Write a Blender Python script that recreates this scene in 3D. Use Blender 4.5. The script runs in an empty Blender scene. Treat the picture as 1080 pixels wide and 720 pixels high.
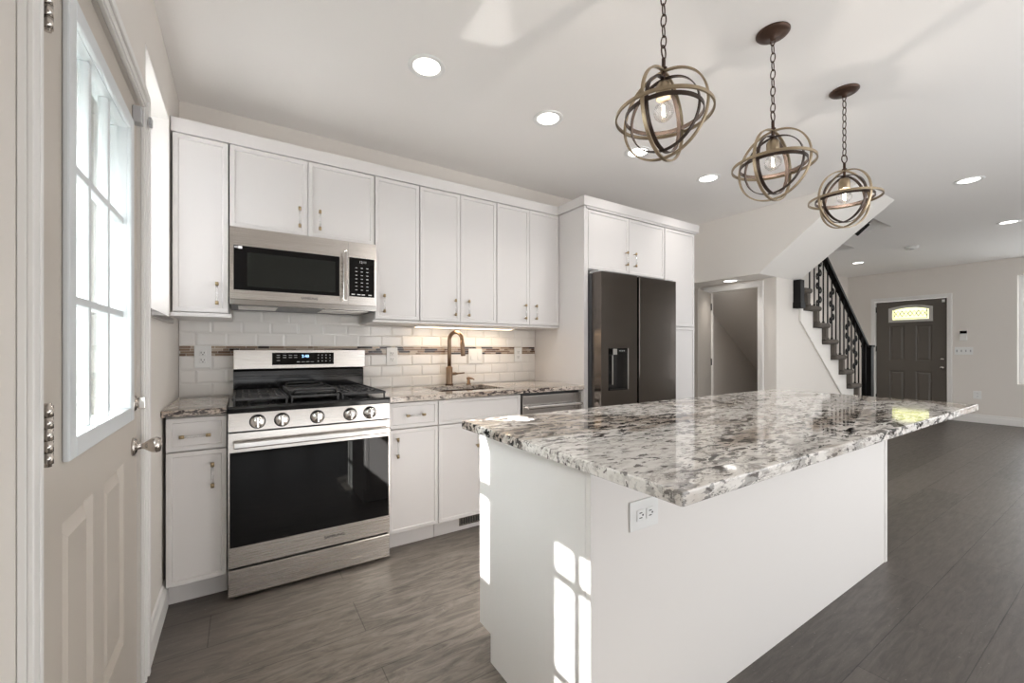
import bpy, bmesh, math, random
from mathutils import Vector, Matrix
random.seed(7)
SC = bpy.context.scene
COL = SC.collection
PI = math.pi

# ---------------------------------------------------------------- camera, world, sun, exposure
F_PX, YAW, HORIZON = 442.66, 0.573, 368.5
cam = bpy.data.cameras.new('camera'); cam.sensor_width = 36; cam.lens = 36*F_PX/1080
cam.shift_y = (HORIZON-360)/1080; cam.clip_start = 0.02; cam.clip_end = 200
camo = bpy.data.objects.new('camera', cam); COL.objects.link(camo)
camo.location = (0.2985, -3.03, 1.1854); camo.rotation_euler = (PI/2, 0, -YAW)
SC.camera = camo
SC.view_settings.view_transform = 'Standard'; SC.view_settings.look = 'None'
SC.view_settings.gamma = 1; SC.view_settings.use_curve_mapping = False
SC.view_settings.exposure = 0.43
SC.cycles.use_denoising = True
SC.cycles.max_bounces = 14; SC.cycles.diffuse_bounces = 7; SC.cycles.glossy_bounces = 6; SC.cycles.transparent_max_bounces = 16
SC.cycles.sample_clamp_indirect = 6
SKY, AUREOLE, SUN, LAMP = 2.45, 15.0, 135.0, 1.2

world = bpy.data.worlds.new('daylight'); SC.world = world; world.use_nodes = True
bg = world.node_tree.nodes['Background']
bg.inputs['Color'].default_value = (0.97, 0.985, 1.0, 1); bg.inputs['Strength'].default_value = SKY
SUN_DIR = Vector((1.095, -0.70, -1.06))
_nt = world.node_tree                     # clear sky: brighter haze around the sun
_tc = _nt.nodes.new('ShaderNodeTexCoord'); _dot = _nt.nodes.new('ShaderNodeVectorMath'); _dot.operation = 'DOT_PRODUCT'
_nt.links.new(_tc.outputs['Generated'], _dot.inputs[0]); _dot.inputs[1].default_value = tuple(-SUN_DIR.normalized())
_mx = _nt.nodes.new('ShaderNodeMath'); _mx.operation = 'MAXIMUM'; _nt.links.new(_dot.outputs['Value'], _mx.inputs[0]); _mx.inputs[1].default_value = 0
_pw = _nt.nodes.new('ShaderNodeMath'); _pw.operation = 'POWER'; _nt.links.new(_mx.outputs[0], _pw.inputs[0]); _pw.inputs[1].default_value = 3
_ma = _nt.nodes.new('ShaderNodeMath'); _ma.operation = 'MULTIPLY_ADD'; _nt.links.new(_pw.outputs[0], _ma.inputs[0]); _ma.inputs[1].default_value = AUREOLE; _ma.inputs[2].default_value = SKY
_nt.links.new(_ma.outputs[0], bg.inputs['Strength'])
sl = bpy.data.lights.new('sun', 'SUN'); sl.energy = SUN; sl.angle = math.radians(0.6); sl.color = (1, 0.965, 0.93)
so = bpy.data.objects.new('sun', sl); COL.objects.link(so)
so.rotation_euler = SUN_DIR.to_track_quat('-Z', 'Y').to_euler(); so.location = (-4, 3, 6)

def glint_lamp(name, loc, sx, sy, power):
    """sunlight thrown upward by a polished stone surface"""
    l = bpy.data.lights.new(name, 'AREA'); l.shape = 'RECTANGLE'; l.size = sx; l.size_y = sy; l.spread = math.radians(1.0); l.energy = power; l.color = (1, 0.97, 0.93)
    o = bpy.data.objects.new(name, l); COL.objects.link(o); o.location = loc
    d = Vector((SUN_DIR.x, SUN_DIR.y, -SUN_DIR.z)).normalized()
    zx = -d; xx = Vector((0, 1, 0)); xx = (xx-zx*xx.dot(zx)).normalized(); yy = zx.cross(xx)
    o.rotation_euler = Matrix((xx, yy, zx)).transposed().to_euler()
glint_lamp('sun_off_window_sill', (-0.06, -0.72, 1.346), 0.40, 0.15, 0.045)
glint_lamp('sun_off_island_top', (1.10, -1.74, 0.918), 0.17, 0.15, 0.05)
def portal(name, loc, rot, sx, sy):
    l = bpy.data.lights.new(name, 'AREA'); l.shape = 'RECTANGLE'; l.size = sx; l.size_y = sy
    l.cycles.is_portal = True
    o = bpy.data.objects.new(name, l); COL.objects.link(o); o.location = loc; o.rotation_euler = rot
NEAR_Y = -4.2
portal('near_window_daylight', (3.72, NEAR_Y-0.16, 1.25), (PI/2, 0, 0), 3.35, 2.4)
portal('near_window_daylight', (9.25, NEAR_Y-0.16, 1.32), (PI/2, 0, 0), 1.7, 2.05)
portal('near_window_daylight', (1.05, NEAR_Y-0.16, 0.46), (PI/2, 0, 0), 1.8, 0.8)
portal('door_glass_daylight', (-0.2, -1.52, 1.44), (0, -PI/2, 0), 1.1, 0.8)
portal('side_window_daylight', (-0.2, -0.66, 1.83), (0, -PI/2, 0), 1.0, 0.6)

# ---------------------------------------------------------------- materials
def new_mat(name):
    m = bpy.data.materials.new(name); m.use_nodes = True
    nt = m.node_tree
    return m, nt, nt.nodes['Principled BSDF']
def N(nt, kind, **kw):
    n = nt.nodes.new(kind)
    for k, v in kw.items(): setattr(n, k, v)
    return n
def simple(name, col, rough=0.5, metal=0.0, bump=0.0, bscale=200, var=0.0, vscale=3, coat=0.0, stretch=None, spec=None):
    m, nt, b = new_mat(name)
    b.inputs['Base Color'].default_value = (*col, 1); b.inputs['Roughness'].default_value = rough
    b.inputs['Metallic'].default_value = metal
    if spec is not None: b.inputs['Specular IOR Level'].default_value = spec
    if coat: b.inputs['Coat Weight'].default_value = coat; b.inputs['Coat Roughness'].default_value = 0.05
    tc = N(nt, 'ShaderNodeTexCoord'); mp = N(nt, 'ShaderNodeMapping')
    nt.links.new(tc.outputs['Object'], mp.inputs['Vector'])
    if stretch: mp.inputs['Scale'].default_value = stretch
    if var:
        n = N(nt, 'ShaderNodeTexNoise'); n.inputs['Scale'].default_value = vscale; n.inputs['Detail'].default_value = 4
        nt.links.new(mp.outputs[0], n.inputs['Vector'])
        mx = N(nt, 'ShaderNodeMix', data_type='RGBA')
        mx.inputs['A'].default_value = (*[c*(1-var) for c in col], 1); mx.inputs['B'].default_value = (*[min(1, c*(1+var)) for c in col], 1)
        nt.links.new(n.outputs['Fac'], mx.inputs['Factor']); nt.links.new(mx.outputs['Result'], b.inputs['Base Color'])
    if bump:
        n2 = N(nt, 'ShaderNodeTexNoise'); n2.inputs['Scale'].default_value = bscale; n2.inputs['Detail'].default_value = 3
        nt.links.new(mp.outputs[0], n2.inputs['Vector'])
        bp = N(nt, 'ShaderNodeBump'); bp.inputs['Strength'].default_value = bump; bp.inputs['Distance'].default_value = 0.002
        nt.links.new(n2.outputs['Fac'], bp.inputs['Height']); nt.links.new(bp.outputs['Normal'], b.inputs['Normal'])
    return m
def emit(name, col, strength):
    m, nt, b = new_mat(name)
    b.inputs['Base Color'].default_value = (*col, 1)
    b.inputs['Emission Color'].default_value = (*col, 1); b.inputs['Emission Strength'].default_value = strength
    return m
def thin_glass(name, tint=(1, 1, 1), refl=0.08, tex=False):
    m, nt, b = new_mat(name)
    nt.nodes.remove(b)
    out = nt.nodes['Material Output']
    t = N(nt, 'ShaderNodeBsdfTransparent'); t.inputs['Color'].default_value = (*tint, 1)
    g = N(nt, 'ShaderNodeBsdfGlossy'); g.inputs['Roughness'].default_value = 0.02
    lw = N(nt, 'ShaderNodeLayerWeight'); lw.inputs['Blend'].default_value = 0.25
    ml = N(nt, 'ShaderNodeMath', operation='MULTIPLY_ADD'); ml.inputs[1].default_value = 0.5; ml.inputs[2].default_value = refl*0.5
    nt.links.new(lw.outputs['Fresnel'], ml.inputs[0])
    mx = N(nt, 'ShaderNodeMixShader')
    nt.links.new(ml.outputs[0], mx.inputs[0]); nt.links.new(t.outputs[0], mx.inputs[1]); nt.links.new(g.outputs[0], mx.inputs[2])
    nt.links.new(mx.outputs[0], out.inputs['Surface'])
    return m

def ramp(nt, src, stops):
    r = N(nt, 'ShaderNodeValToRGB')
    els = r.color_ramp.elements
    while len(els) < len(stops): els.new(0.5)
    for e, (p, c) in zip(els, stops):
        e.position = p; e.color = (c, c, c, 1) if not isinstance(c, tuple) else (*c, 1)
    nt.links.new(src, r.inputs['Fac'])
    return r.outputs['Color']
def noise(nt, vec, scale, detail=4, rough=0.55, dist=0.0):
    n = N(nt, 'ShaderNodeTexNoise'); n.inputs['Scale'].default_value = scale; n.inputs['Detail'].default_value = detail
    n.inputs['Roughness'].default_value = rough; n.inputs['Distortion'].default_value = dist
    nt.links.new(vec, n.inputs['Vector']); return n.outputs['Fac']
def mixc(nt, fac, a, b):
    mx = N(nt, 'ShaderNodeMix', data_type='RGBA')
    if isinstance(fac, float): mx.inputs['Factor'].default_value = fac
    else: nt.links.new(fac, mx.inputs['Factor'])
    for k, v in (('A', a), ('B', b)):
        if isinstance(v, tuple): mx.inputs[k].default_value = (*v, 1)
        else: nt.links.new(v, mx.inputs[k])
    return mx.outputs['Result']
def mul(nt, a, b):
    m = N(nt, 'ShaderNodeMath', operation='MULTIPLY')
    nt.links.new(a, m.inputs[0])
    if isinstance(b, float): m.inputs[1].default_value = b
    else: nt.links.new(b, m.inputs[1])
    return m.outputs[0]

def granite(name, white, cloud, dark, fleck=1.0, busy=0.5):
    m, nt, b = new_mat(name)
    tc = N(nt, 'ShaderNodeTexCoord')
    mp = N(nt, 'ShaderNodeMapping'); nt.links.new(tc.outputs['Object'], mp.inputs['Vector'])
    mp.inputs['Scale'].default_value = (0.42, 1.0, 1.0); mp.inputs['Rotation'].default_value = (0, 0, 0.12)
    v = mp.outputs[0]
    cl = ramp(nt, noise(nt, v, 3.2, 5, 0.6, 0.9), [(0.49, 0.0), (0.60, 0.9)])
    c = mixc(nt, cl, white, cloud)
    fine = ramp(nt, noise(nt, v, 55, 4, 0.6), [(0.47, 0.0), (0.62, 0.38)])
    c = mixc(nt, fine, c, (0.50, 0.46, 0.42))
    vein = ramp(nt, noise(nt, v, 7, 7, 0.7, 1.6), [(0.47, 0.0), (0.50, 0.9), (0.53, 0.0)])
    c = mixc(nt, mul(nt, vein, 0.55), c, (0.24, 0.20, 0.17))
    area = ramp(nt, noise(nt, v, 2.6, 3, 0.5, 0.6), [(0.40, 0.0), (busy+0.1, 1.0)])
    fl = ramp(nt, noise(nt, v, 34*fleck, 5, 0.66, 0.6), [(0.525, 0.0), (0.545, 1.0)])
    c = mixc(nt, mul(nt, fl, area), c, dark)
    fl2 = ramp(nt, noise(nt, v, 60*fleck, 3, 0.6, 0.3), [(0.58, 0.0), (0.62, 1.0)])
    c = mixc(nt, mul(nt, fl2, 0.8), c, (0.10, 0.085, 0.08))
    big = ramp(nt, noise(nt, v, 15*fleck, 7, 0.70, 0.8), [(0.60, 0.0), (0.62, 1.0)])
    c = mixc(nt, mul(nt, big, 0.97), c, (0.03, 0.028, 0.028))
    nt.links.new(c, b.inputs['Base Color'])
    b.inputs['Roughness'].default_value = 0.05
    b.inputs['Specular IOR Level'].default_value = 0.7
    return m

def floor_material():
    m, nt, b = new_mat('dark_plank_floor')
    tc = N(nt, 'ShaderNodeTexCoord')
    mp = N(nt, 'ShaderNodeMapping'); mp.inputs['Location'].default_value = (0.76, 0.01, 0)
    nt.links.new(tc.outputs['Object'], mp.inputs['Vector'])
    br = N(nt, 'ShaderNodeTexBrick'); br.offset = 0.37; br.offset_frequency = 2
    br.inputs['Scale'].default_value = 1.0; br.inputs['Brick Width'].default_value = 1.5; br.inputs['Row Height'].default_value = 0.24
    br.inputs['Mortar Size'].default_value = 0.0022; br.inputs['Mortar Smooth'].default_value = 0.3; br.inputs['Bias'].default_value = 0.0
    br.inputs['Color1'].default_value = (0.050, 0.043, 0.038, 1); br.inputs['Color2'].default_value = (0.090, 0.078, 0.069, 1)
    br.inputs['Mortar'].default_value = (0.012, 0.010, 0.009, 1)
    nt.links.new(mp.outputs[0], br.inputs['Vector'])
    ms = N(nt, 'ShaderNodeMapping'); ms.inputs['Scale'].default_value = (1.2, 9, 1); nt.links.new(tc.outputs['Object'], ms.inputs['Vector'])
    grain = ramp(nt, noise(nt, ms.outputs[0], 5, 7, 0.68, 0.8), [(0.35, 0.0), (0.7, 1.0)])
    c = mixc(nt, mul(nt, grain, 0.45), br.outputs['Color'], (0.17, 0.148, 0.130))
    ms2 = N(nt, 'ShaderNodeMapping'); ms2.inputs['Scale'].default_value = (2.6, 12, 1); ms2.inputs['Rotation'].default_value = (0, 0, 0.05)
    nt.links.new(tc.outputs['Object'], ms2.inputs['Vector'])
    area = ramp(nt, noise(nt, tc.outputs['Object'], 1.1, 3, 0.5), [(0.45, 0.0), (0.62, 1.0)])
    scuff = ramp(nt, noise(nt, ms2.outputs[0], 16, 6, 0.75, 0.6), [(0.60, 0.0), (0.72, 1.0)])
    c = mixc(nt, mul(nt, mul(nt, scuff, area), 0.6), c, (0.30, 0.27, 0.245))
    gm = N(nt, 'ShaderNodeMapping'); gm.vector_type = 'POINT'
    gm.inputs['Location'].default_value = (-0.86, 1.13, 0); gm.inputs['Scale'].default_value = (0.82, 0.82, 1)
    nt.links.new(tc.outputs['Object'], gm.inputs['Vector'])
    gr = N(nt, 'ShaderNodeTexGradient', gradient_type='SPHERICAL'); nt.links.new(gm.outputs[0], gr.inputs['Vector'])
    dust_and_glow = mul(nt, ramp(nt, gr.outputs['Fac'], [(0.02, 0.05), (0.5, 1.0)]), ramp(nt, noise(nt, ms2.outputs[0], 2.2, 7, 0.7, 0.8), [(0.34, 0.18), (0.62, 1.0)]))  # round pale patch: dust plus bounced light on the floor, put into the colour
    c = mixc(nt, mul(nt, dust_and_glow, 0.62), c, (0.42, 0.365, 0.31))
    speck = ramp(nt, noise(nt, tc.outputs['Object'], 90, 2, 0.5), [(0.72, 0.0), (0.76, 1.0)])
    c = mixc(nt, mul(nt, speck, 0.5), c, (0.42, 0.40, 0.38))
    c = mixc(nt, mul(nt, br.outputs['Fac'], 0.45), c, (0.03, 0.026, 0.022))
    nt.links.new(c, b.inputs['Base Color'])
    rr = N(nt, 'ShaderNodeMapRange'); rr.inputs['To Min'].default_value = 0.30; rr.inputs['To Max'].default_value = 0.48
    nt.links.new(noise(nt, ms.outputs[0], 6, 5, 0.6), rr.inputs['Value']); nt.links.new(rr.outputs[0], b.inputs['Roughness'])
    bp = N(nt, 'ShaderNodeBump'); bp.inputs['Strength'].default_value = 0.25; bp.inputs['Distance'].default_value = 0.002
    nt.links.new(br.outputs['Fac'], bp.inputs['Height']); bp.invert = True
    nt.links.new(bp.outputs['Normal'], b.inputs['Normal'])
    return m

def island_random(name, stops, rough=0.2):
    m, nt, b = new_mat(name)
    g = N(nt, 'ShaderNodeNewGeometry')
    r = N(nt, 'ShaderNodeValToRGB'); r.color_ramp.interpolation = 'CONSTANT'
    els = r.color_ramp.elements
    while len(els) < len(stops): els.new(0.5)
    for e, (p, c) in zip(els, stops): e.position = p; e.color = (*c, 1)
    nt.links.new(g.outputs['Random Per Island'], r.inputs['Fac'])
    nt.links.new(r.outputs['Color'], b.inputs['Base Color']); b.inputs['Roughness'].default_value = rough
    return m

def brushed(name, col, rough, axis='x', amt=0.12):
    m, nt, b = new_mat(name)
    b.inputs['Base Color'].default_value = (*col, 1); b.inputs['Metallic'].default_value = 1.0
    tc = N(nt, 'ShaderNodeTexCoord'); mp = N(nt, 'ShaderNodeMapping')
    mp.inputs['Scale'].default_value = {'x': (1, 150, 300), 'z': (300, 150, 1)}[axis]
    nt.links.new(tc.outputs['Object'], mp.inputs['Vector'])
    rr = N(nt, 'ShaderNodeMapRange'); rr.inputs['To Min'].default_value = rough-amt/2; rr.inputs['To Max'].default_value = rough+amt/2
    nt.links.new(noise(nt, mp.outputs[0], 3, 3), rr.inputs['Value']); nt.links.new(rr.outputs[0], b.inputs['Roughness'])
    return m

def wavy_steel(name, col, rough):
    m = brushed(name, col, rough, 'x', 0.04)
    nt = m.node_tree; b = nt.nodes['Principled BSDF']
    tc = N(nt, 'ShaderNodeTexCoord'); mp = N(nt, 'ShaderNodeMapping'); mp.inputs['Scale'].default_value = (1.6, 1, 3.2)
    nt.links.new(tc.outputs['Object'], mp.inputs['Vector'])
    bp = N(nt, 'ShaderNodeBump'); bp.inputs['Strength'].default_value = 0.35; bp.inputs['Distance'].default_value = 0.012
    nt.links.new(noise(nt, mp.outputs[0], 1.6, 1, 0.4), bp.inputs['Height']); nt.links.new(bp.outputs['Normal'], b.inputs['Normal'])
    return m

M = {}
M['cab'] = simple('white_cabinet_paint', (0.68, 0.66, 0.652), 0.34, bump=0.02, bscale=60)
M['island'] = simple('white_island_paint', (0.80, 0.77, 0.745), 0.36, bump=0.02, bscale=60)
M['wall'] = simple('greige_wall_paint', (0.75, 0.71, 0.665), 0.6, bump=0.05, bscale=250)
M['ceil'] = simple('white_ceiling_paint', (0.90, 0.88, 0.86), 0.8, bump=0.05, bscale=250)
M['bulk'] = simple('pale_bulkhead_paint', (0.87, 0.84, 0.80), 0.7, bump=0.05, bscale=250)
M['trim'] = simple('white_trim_paint', (0.82, 0.805, 0.785), 0.35, bump=0.02, bscale=80)
M['taupe'] = simple('taupe_door_paint', (0.54, 0.49, 0.435), 0.38, bump=0.03, bscale=120)
M['closetdoor'] = simple('closet_door_paint', (0.34, 0.31, 0.275), 0.5, bump=0.03, bscale=120)
M['darkdoor'] = simple('dark_brown_door_paint', (0.105, 0.092, 0.078), 0.42, bump=0.03, bscale=120)
M['white_plastic'] = simple('white_plastic', (0.82, 0.82, 0.81), 0.3, bump=0.01)
M['lite_white'] = simple('cool_white_lite_frame', (0.66, 0.69, 0.71), 0.35, bump=0.01)
M['grey_plastic'] = simple('grey_plastic', (0.45, 0.45, 0.46), 0.35, bump=0.01)
M['black_plastic'] = simple('black_plastic', (0.015, 0.015, 0.016), 0.35, bump=0.01)
M['slot'] = simple('dark_slot', (0.03, 0.03, 0.03), 0.6, bump=0.01)
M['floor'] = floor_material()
M['granite'] = granite('white_granite', (0.88, 0.85, 0.81), (0.40, 0.33, 0.27), (0.022, 0.02, 0.02), 1.0, 0.45)
M['granite_beige'] = granite('beige_granite', (0.66, 0.59, 0.52), (0.36, 0.28, 0.22), (0.05, 0.04, 0.04), 1.7, 0.5)
M['granite_dark'] = granite('brown_sill_granite', (0.13, 0.105, 0.085), (0.08, 0.06, 0.05), (0.03, 0.03, 0.03), 1.7, 0.5)
M['tile'] = simple('white_glazed_tile', (0.82, 0.80, 0.775), 0.07, var=0.02, vscale=6)
M['grout'] = simple('white_grout', (0.80, 0.78, 0.75), 0.8, bump=0.1)
M['mosaic'] = island_random('brown_mosaic_tile', [(0, (0.30, 0.22, 0.16)), (0.28, (0.45, 0.36, 0.28)), (0.5, (0.16, 0.10, 0.07)), (0.66, (0.55, 0.47, 0.39)), (0.84, (0.05, 0.035, 0.03))], 0.12)
M['steel'] = brushed('brushed_stainless_steel', (0.70, 0.665, 0.63), 0.27, 'x', 0.05)
M['steel_bright'] = brushed('polished_stainless_steel', (0.78, 0.76, 0.74), 0.14, 'x', 0.05)
M['black_steel'] = wavy_steel('black_stainless_steel', (0.15, 0.133, 0.120), 0.16)
M['dw_steel'] = brushed('dark_stainless_steel', (0.50, 0.48, 0.46), 0.24, 'x', 0.05)
M['black_glass'] = simple('black_oven_glass', (0.005, 0.005, 0.0055), 0.03, var=0.05, spec=0.32)
M['enamel'] = simple('black_enamel', (0.010, 0.010, 0.011), 0.12, var=0.05)
M['iron'] = simple('cast_iron', (0.035, 0.035, 0.036), 0.5, bump=0.3, bscale=300)
M['blackmetal'] = simple('black_wrought_iron', (0.008, 0.0075, 0.0075), 0.45, bump=0.02, spec=0.25)
M['blackwood'] = simple('black_painted_wood', (0.008, 0.007, 0.007), 0.5, bump=0.02, spec=0.2)
M['nickel'] = simple('polished_nickel', (0.62, 0.58, 0.54), 0.16, 1.0, var=0.03)
M['gold'] = simple('antique_gold_metal', (0.38, 0.29, 0.17), 0.28, 1.0, var=0.05)
M['gold_ring'] = simple('antique_gold_ring', (0.40, 0.32, 0.22), 0.36, 0.85, var=0.1, vscale=20)
M['bronze_ring'] = simple('dark_bronze_ring', (0.075, 0.055, 0.045), 0.38, 0.8, var=0.15, vscale=20)
M['bronze'] = simple('oil_rubbed_bronze', (0.085, 0.05, 0.036), 0.42, 0.7, var=0.15, vscale=10)
M['copper'] = brushed('brushed_copper_bronze', (0.27, 0.185, 0.125), 0.30, 'z', 0.08)
M['acrylic'] = thin_glass('clear_acrylic', (0.97, 0.97, 0.97), 0.25)
M['pane'] = thin_glass('window_glass', (0.95, 0.97, 0.97), 0.06)
M['pane_tinted'] = thin_glass('tinted_window_glass', (0.74, 0.75, 0.76), 0.06)
M['pane_green'] = thin_glass('leaded_yellow_green_glass', (0.80, 0.80, 0.55), 0.06)  # yellow-green tint puts the light of greenery outside into the glass colour
M['bulb'] = thin_glass('clear_bulb_glass', (0.97, 0.96, 0.95), 0.10)
M['filament'] = emit('glowing_filament', (1.0, 0.86, 0.68), 14)
M['lens'] = emit('lit_lamp_lens', (1.0, 0.96, 0.90), 4.0)
M['strip'] = emit('warm_light_strip', (1.0, 0.80, 0.56), 3.0)
M['display'] = emit('blue_display_digits', (0.35, 0.6, 1.0), 2.2)
M['print'] = simple('white_print', (0.62, 0.62, 0.62), 0.5, bump=0.01)
M['badge'] = simple('dark_badge_print', (0.05, 0.05, 0.055), 0.4, bump=0.01)
M['carpet'] = simple('taupe_stair_carpet', (0.115, 0.10, 0.086), 0.95, bump=0.6, bscale=350, var=0.15, vscale=60)
M['lead'] = simple('lead_came', (0.10, 0.11, 0.06), 0.4, 0.6, bump=0.01)
M['fence'] = simple('white_vinyl_fence', (0.80, 0.81, 0.82), 0.5, var=0.04)
M['ground'] = simple('pale_concrete_ground', (0.52, 0.51, 0.49), 0.9, bump=0.2, var=0.1)
M['silverframe'] = simple('silver_lite_frame', (0.55, 0.53, 0.50), 0.4, 0.2, bump=0.02)

# ---------------------------------------------------------------- mesh builder
ORG = {}
def origin(p): return ORG[p.name] if p is not None else Vector((0, 0, 0))

class MB:
    def __init__(s): s.bm = bmesh.new(); s.mi = 0
    def _mark(s, faces, smooth=False):
        for f in faces: f.material_index = s.mi; f.smooth = smooth
    def box(s, x0, x1, y0, y1, z0, z1, bev=0.0, seg=2):
        r = bmesh.ops.create_cube(s.bm, size=1.0)
        vs = r['verts']
        for v in vs:
            v.co = Vector(((x0+x1)/2+v.co.x*(x1-x0), (y0+y1)/2+v.co.y*(y1-y0), (z0+z1)/2+v.co.z*(z1-z0)))
        fs = {f for v in vs for f in v.link_faces}
        if bev > 0:
            es = {e for v in vs for e in v.link_edges}
            rr = bmesh.ops.bevel(s.bm, geom=list(es), offset=bev, segments=seg, affect='EDGES', profile=0.5, clamp_overlap=True)
            fs = {f for v in rr['verts'] for f in v.link_faces} | {f for f in fs if f.is_valid}
            vs = rr['verts']
        s._mark([f for f in fs if f.is_valid])
        return vs
    def cyl(s, c, r, h, axis='z', seg=24, r2=None, smooth=True):
        """centre of the base, radius, height along +axis"""
        prof = [(r, 0), (r2 if r2 is not None else r, h)]
        s.lathe(c, prof, axis, seg, smooth, cap=True)
    def lathe(s, c, prof, axis='z', seg=28, smooth=True, cap=True, sgn=1):
        c = Vector(c); rings = []
        for r, h in prof:
            ring = []
            for i in range(seg):
                a = 2*PI*i/seg; u, w = r*math.cos(a), r*math.sin(a)
                p = {'z': (u, w, h), 'x': (h, u, w), 'y': (w, h, u)}[axis]
                ring.append(s.bm.verts.new(c+Vector(p)*1.0))
            rings.append(ring)
        fs = []
        for a, b in zip(rings, rings[1:]):
            for i in range(seg):
                j = (i+1) % seg
                fs.append(s.bm.faces.new((a[i], a[j], b[j], b[i])))
        s._mark(fs, smooth)
        if cap:
            cf = []
            if prof[0][0] > 1e-5: cf.append(s.bm.faces.new(rings[0][::-1]))
            if prof[-1][0] > 1e-5: cf.append(s.bm.faces.new(rings[-1]))
            s._mark(cf, False)
    def tube(s, pts, r, seg=10, closed=False, smooth=True, rz=None):
        pts = [Vector(p) for p in pts]; n = len(pts); rings = []
        prev = None
        for i, p in enumerate(pts):
            if closed: t = pts[(i+1) % n]-pts[i-1]
            else: t = (pts[min(i+1, n-1)]-pts[max(i-1, 0)])
            t.normalize()
            if prev is None:
                up = Vector((0, 0, 1)) if abs(t.z) < 0.9 else Vector((1, 0, 0))
                u = t.cross(up).normalized()
            else:
                u = (prev-t*prev.dot(t)).normalized()
            prev = u; w = t.cross(u)
            rr = r[i] if isinstance(r, (list, tuple)) else r
            rings.append([s.bm.verts.new(p+u*rr*math.cos(2*PI*k/seg)+w*rr*math.sin(2*PI*k/seg)) for k in range(seg)])
        fs = []
        prs = list(zip(rings, rings[1:]))
        if closed: prs.append((rings[-1], rings[0]))
        for a, b in prs:
            for k in range(seg):
                j = (k+1) % seg
                fs.append(s.bm.faces.new((a[k], a[j], b[j], b[k])))
        s._mark(fs, smooth)
        if not closed:
            s._mark([s.bm.faces.new(rings[0][::-1]), s.bm.faces.new(rings[-1])])
    def prism(s, poly, axis, a0, a1):
        """polygon of 2-D points extruded along axis; x:(y,z) y:(x,z) z:(x,y)"""
        def P(q, a): return {'x': (a, q[0], q[1]), 'y': (q[0], a, q[1]), 'z': (q[0], q[1], a)}[axis]
        A = [s.bm.verts.new(P(q, a0)) for q in poly]; B = [s.bm.verts.new(P(q, a1)) for q in poly]
        fs = [s.bm.faces.new(A), s.bm.faces.new(B[::-1])]
        n = len(poly)
        for i in range(n):
            j = (i+1) % n
            fs.append(s.bm.faces.new((A[j], A[i], B[i], B[j])))
        s._mark(fs)
    def band(s, c, R, width, thick, axis_vec, seg=72):
        """flat strip ring, width along its own axis"""
        c = Vector(c); n = Vector(axis_vec).normalized()
        u = n.orthogonal().normalized(); w = n.cross(u)
        rings = []
        for i in range(seg):
            a = 2*PI*i/seg; d = u*math.cos(a)+w*math.sin(a)
            rings.append([s.bm.verts.new(c+d*rr+n*hh) for rr, hh in ((R-thick/2, -width/2), (R+thick/2, -width/2), (R+thick/2, width/2), (R-thick/2, width/2))])
        fs = []
        for i in range(seg):
            a, b = rings[i], rings[(i+1) % seg]
            for k in range(4):
                j = (k+1) % 4
                fs.append(s.bm.faces.new((a[k], a[j], b[j], b[k])))
        s._mark(fs)
    def shaker(s, x0, x1, z0, z1, yf, t=0.019, fr=0.022, rec=0.006):
        """slim framed front facing -Y, outer face at yf"""
        def ring(d, y): return [s.bm.verts.new((x, y, z)) for x, z in ((x0+d, z0+d), (x1-d, z0+d), (x1-d, z1-d), (x0+d, z1-d))]
        b = 0.0018
        R = [ring(0, yf+t), ring(0, yf+b), ring(b, yf), ring(fr, yf), ring(fr+0.0035, yf+rec)]
        fs = [s.bm.faces.new(R[0][::-1])]
        for a, c in zip(R, R[1:]):
            for i in range(4):
                j = (i+1) % 4
                fs.append(s.bm.faces.new((a[i], a[j], c[j], c[i])))
        fs.append(s.bm.faces.new(R[-1])); s._mark(fs)
    def panelx(s, y0, y1, z0, z1, xf, prof):
        """moulded panel ring on a face looking +X at xf; prof: list of (inset, height)"""
        R = [[s.bm.verts.new((xf+h, y, z)) for y, z in ((y0+d, z0+d), (y1-d, z0+d), (y1-d, z1-d), (y0+d, z1-d))] for d, h in prof]
        fs = []
        for a, c in zip(R, R[1:]):
            for i in range(4):
                j = (i+1) % 4
                fs.append(s.bm.faces.new((a[i], a[j], c[j], c[i])))
        fs.append(s.bm.faces.new(R[-1])); s._mark(fs)
    def build(s, name, mats, parent=None, loc=None):
        bmesh.ops.recalc_face_normals(s.bm, faces=s.bm.faces)
        me = bpy.data.meshes.new(name)
        off = origin(parent) if parent is not None else Vector(loc or (0, 0, 0))
        bmesh.ops.translate(s.bm, verts=s.bm.verts, vec=-off)
        s.bm.to_mesh(me); s.bm.free()
        if not isinstance(mats, (list, tuple)): mats = [mats]
        for m in mats: me.materials.append(M[m] if isinstance(m, str) else m)
        o = bpy.data.objects.new(name, me); COL.objects.link(o)
        if parent is not None: o.parent = parent
        else: o.location = off
        ORG[o.name] = off
        return o

def tag(o, label=None, cat=None, group=None, kind=None):
    if label: o['label'] = label
    if cat: o['category'] = cat
    if group: o['group'] = group
    if kind: o['kind'] = kind
    return o
def thing(name, loc, label, cat, group=None):
    o = bpy.data.objects.new(name, None); COL.objects.link(o); o.location = loc; o.empty_display_size = 0.05
    ORG[o.name] = Vector(loc)
    return tag(o, label, cat, group)
def struct(o, label, cat): return tag(o, label, cat, None, 'structure')
def copy_tree(o, parent=None):
    c = o.copy(); COL.objects.link(c)
    if parent is not None: c.parent = parent
    for ch in list(o.children): copy_tree(ch, c)
    return c

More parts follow.
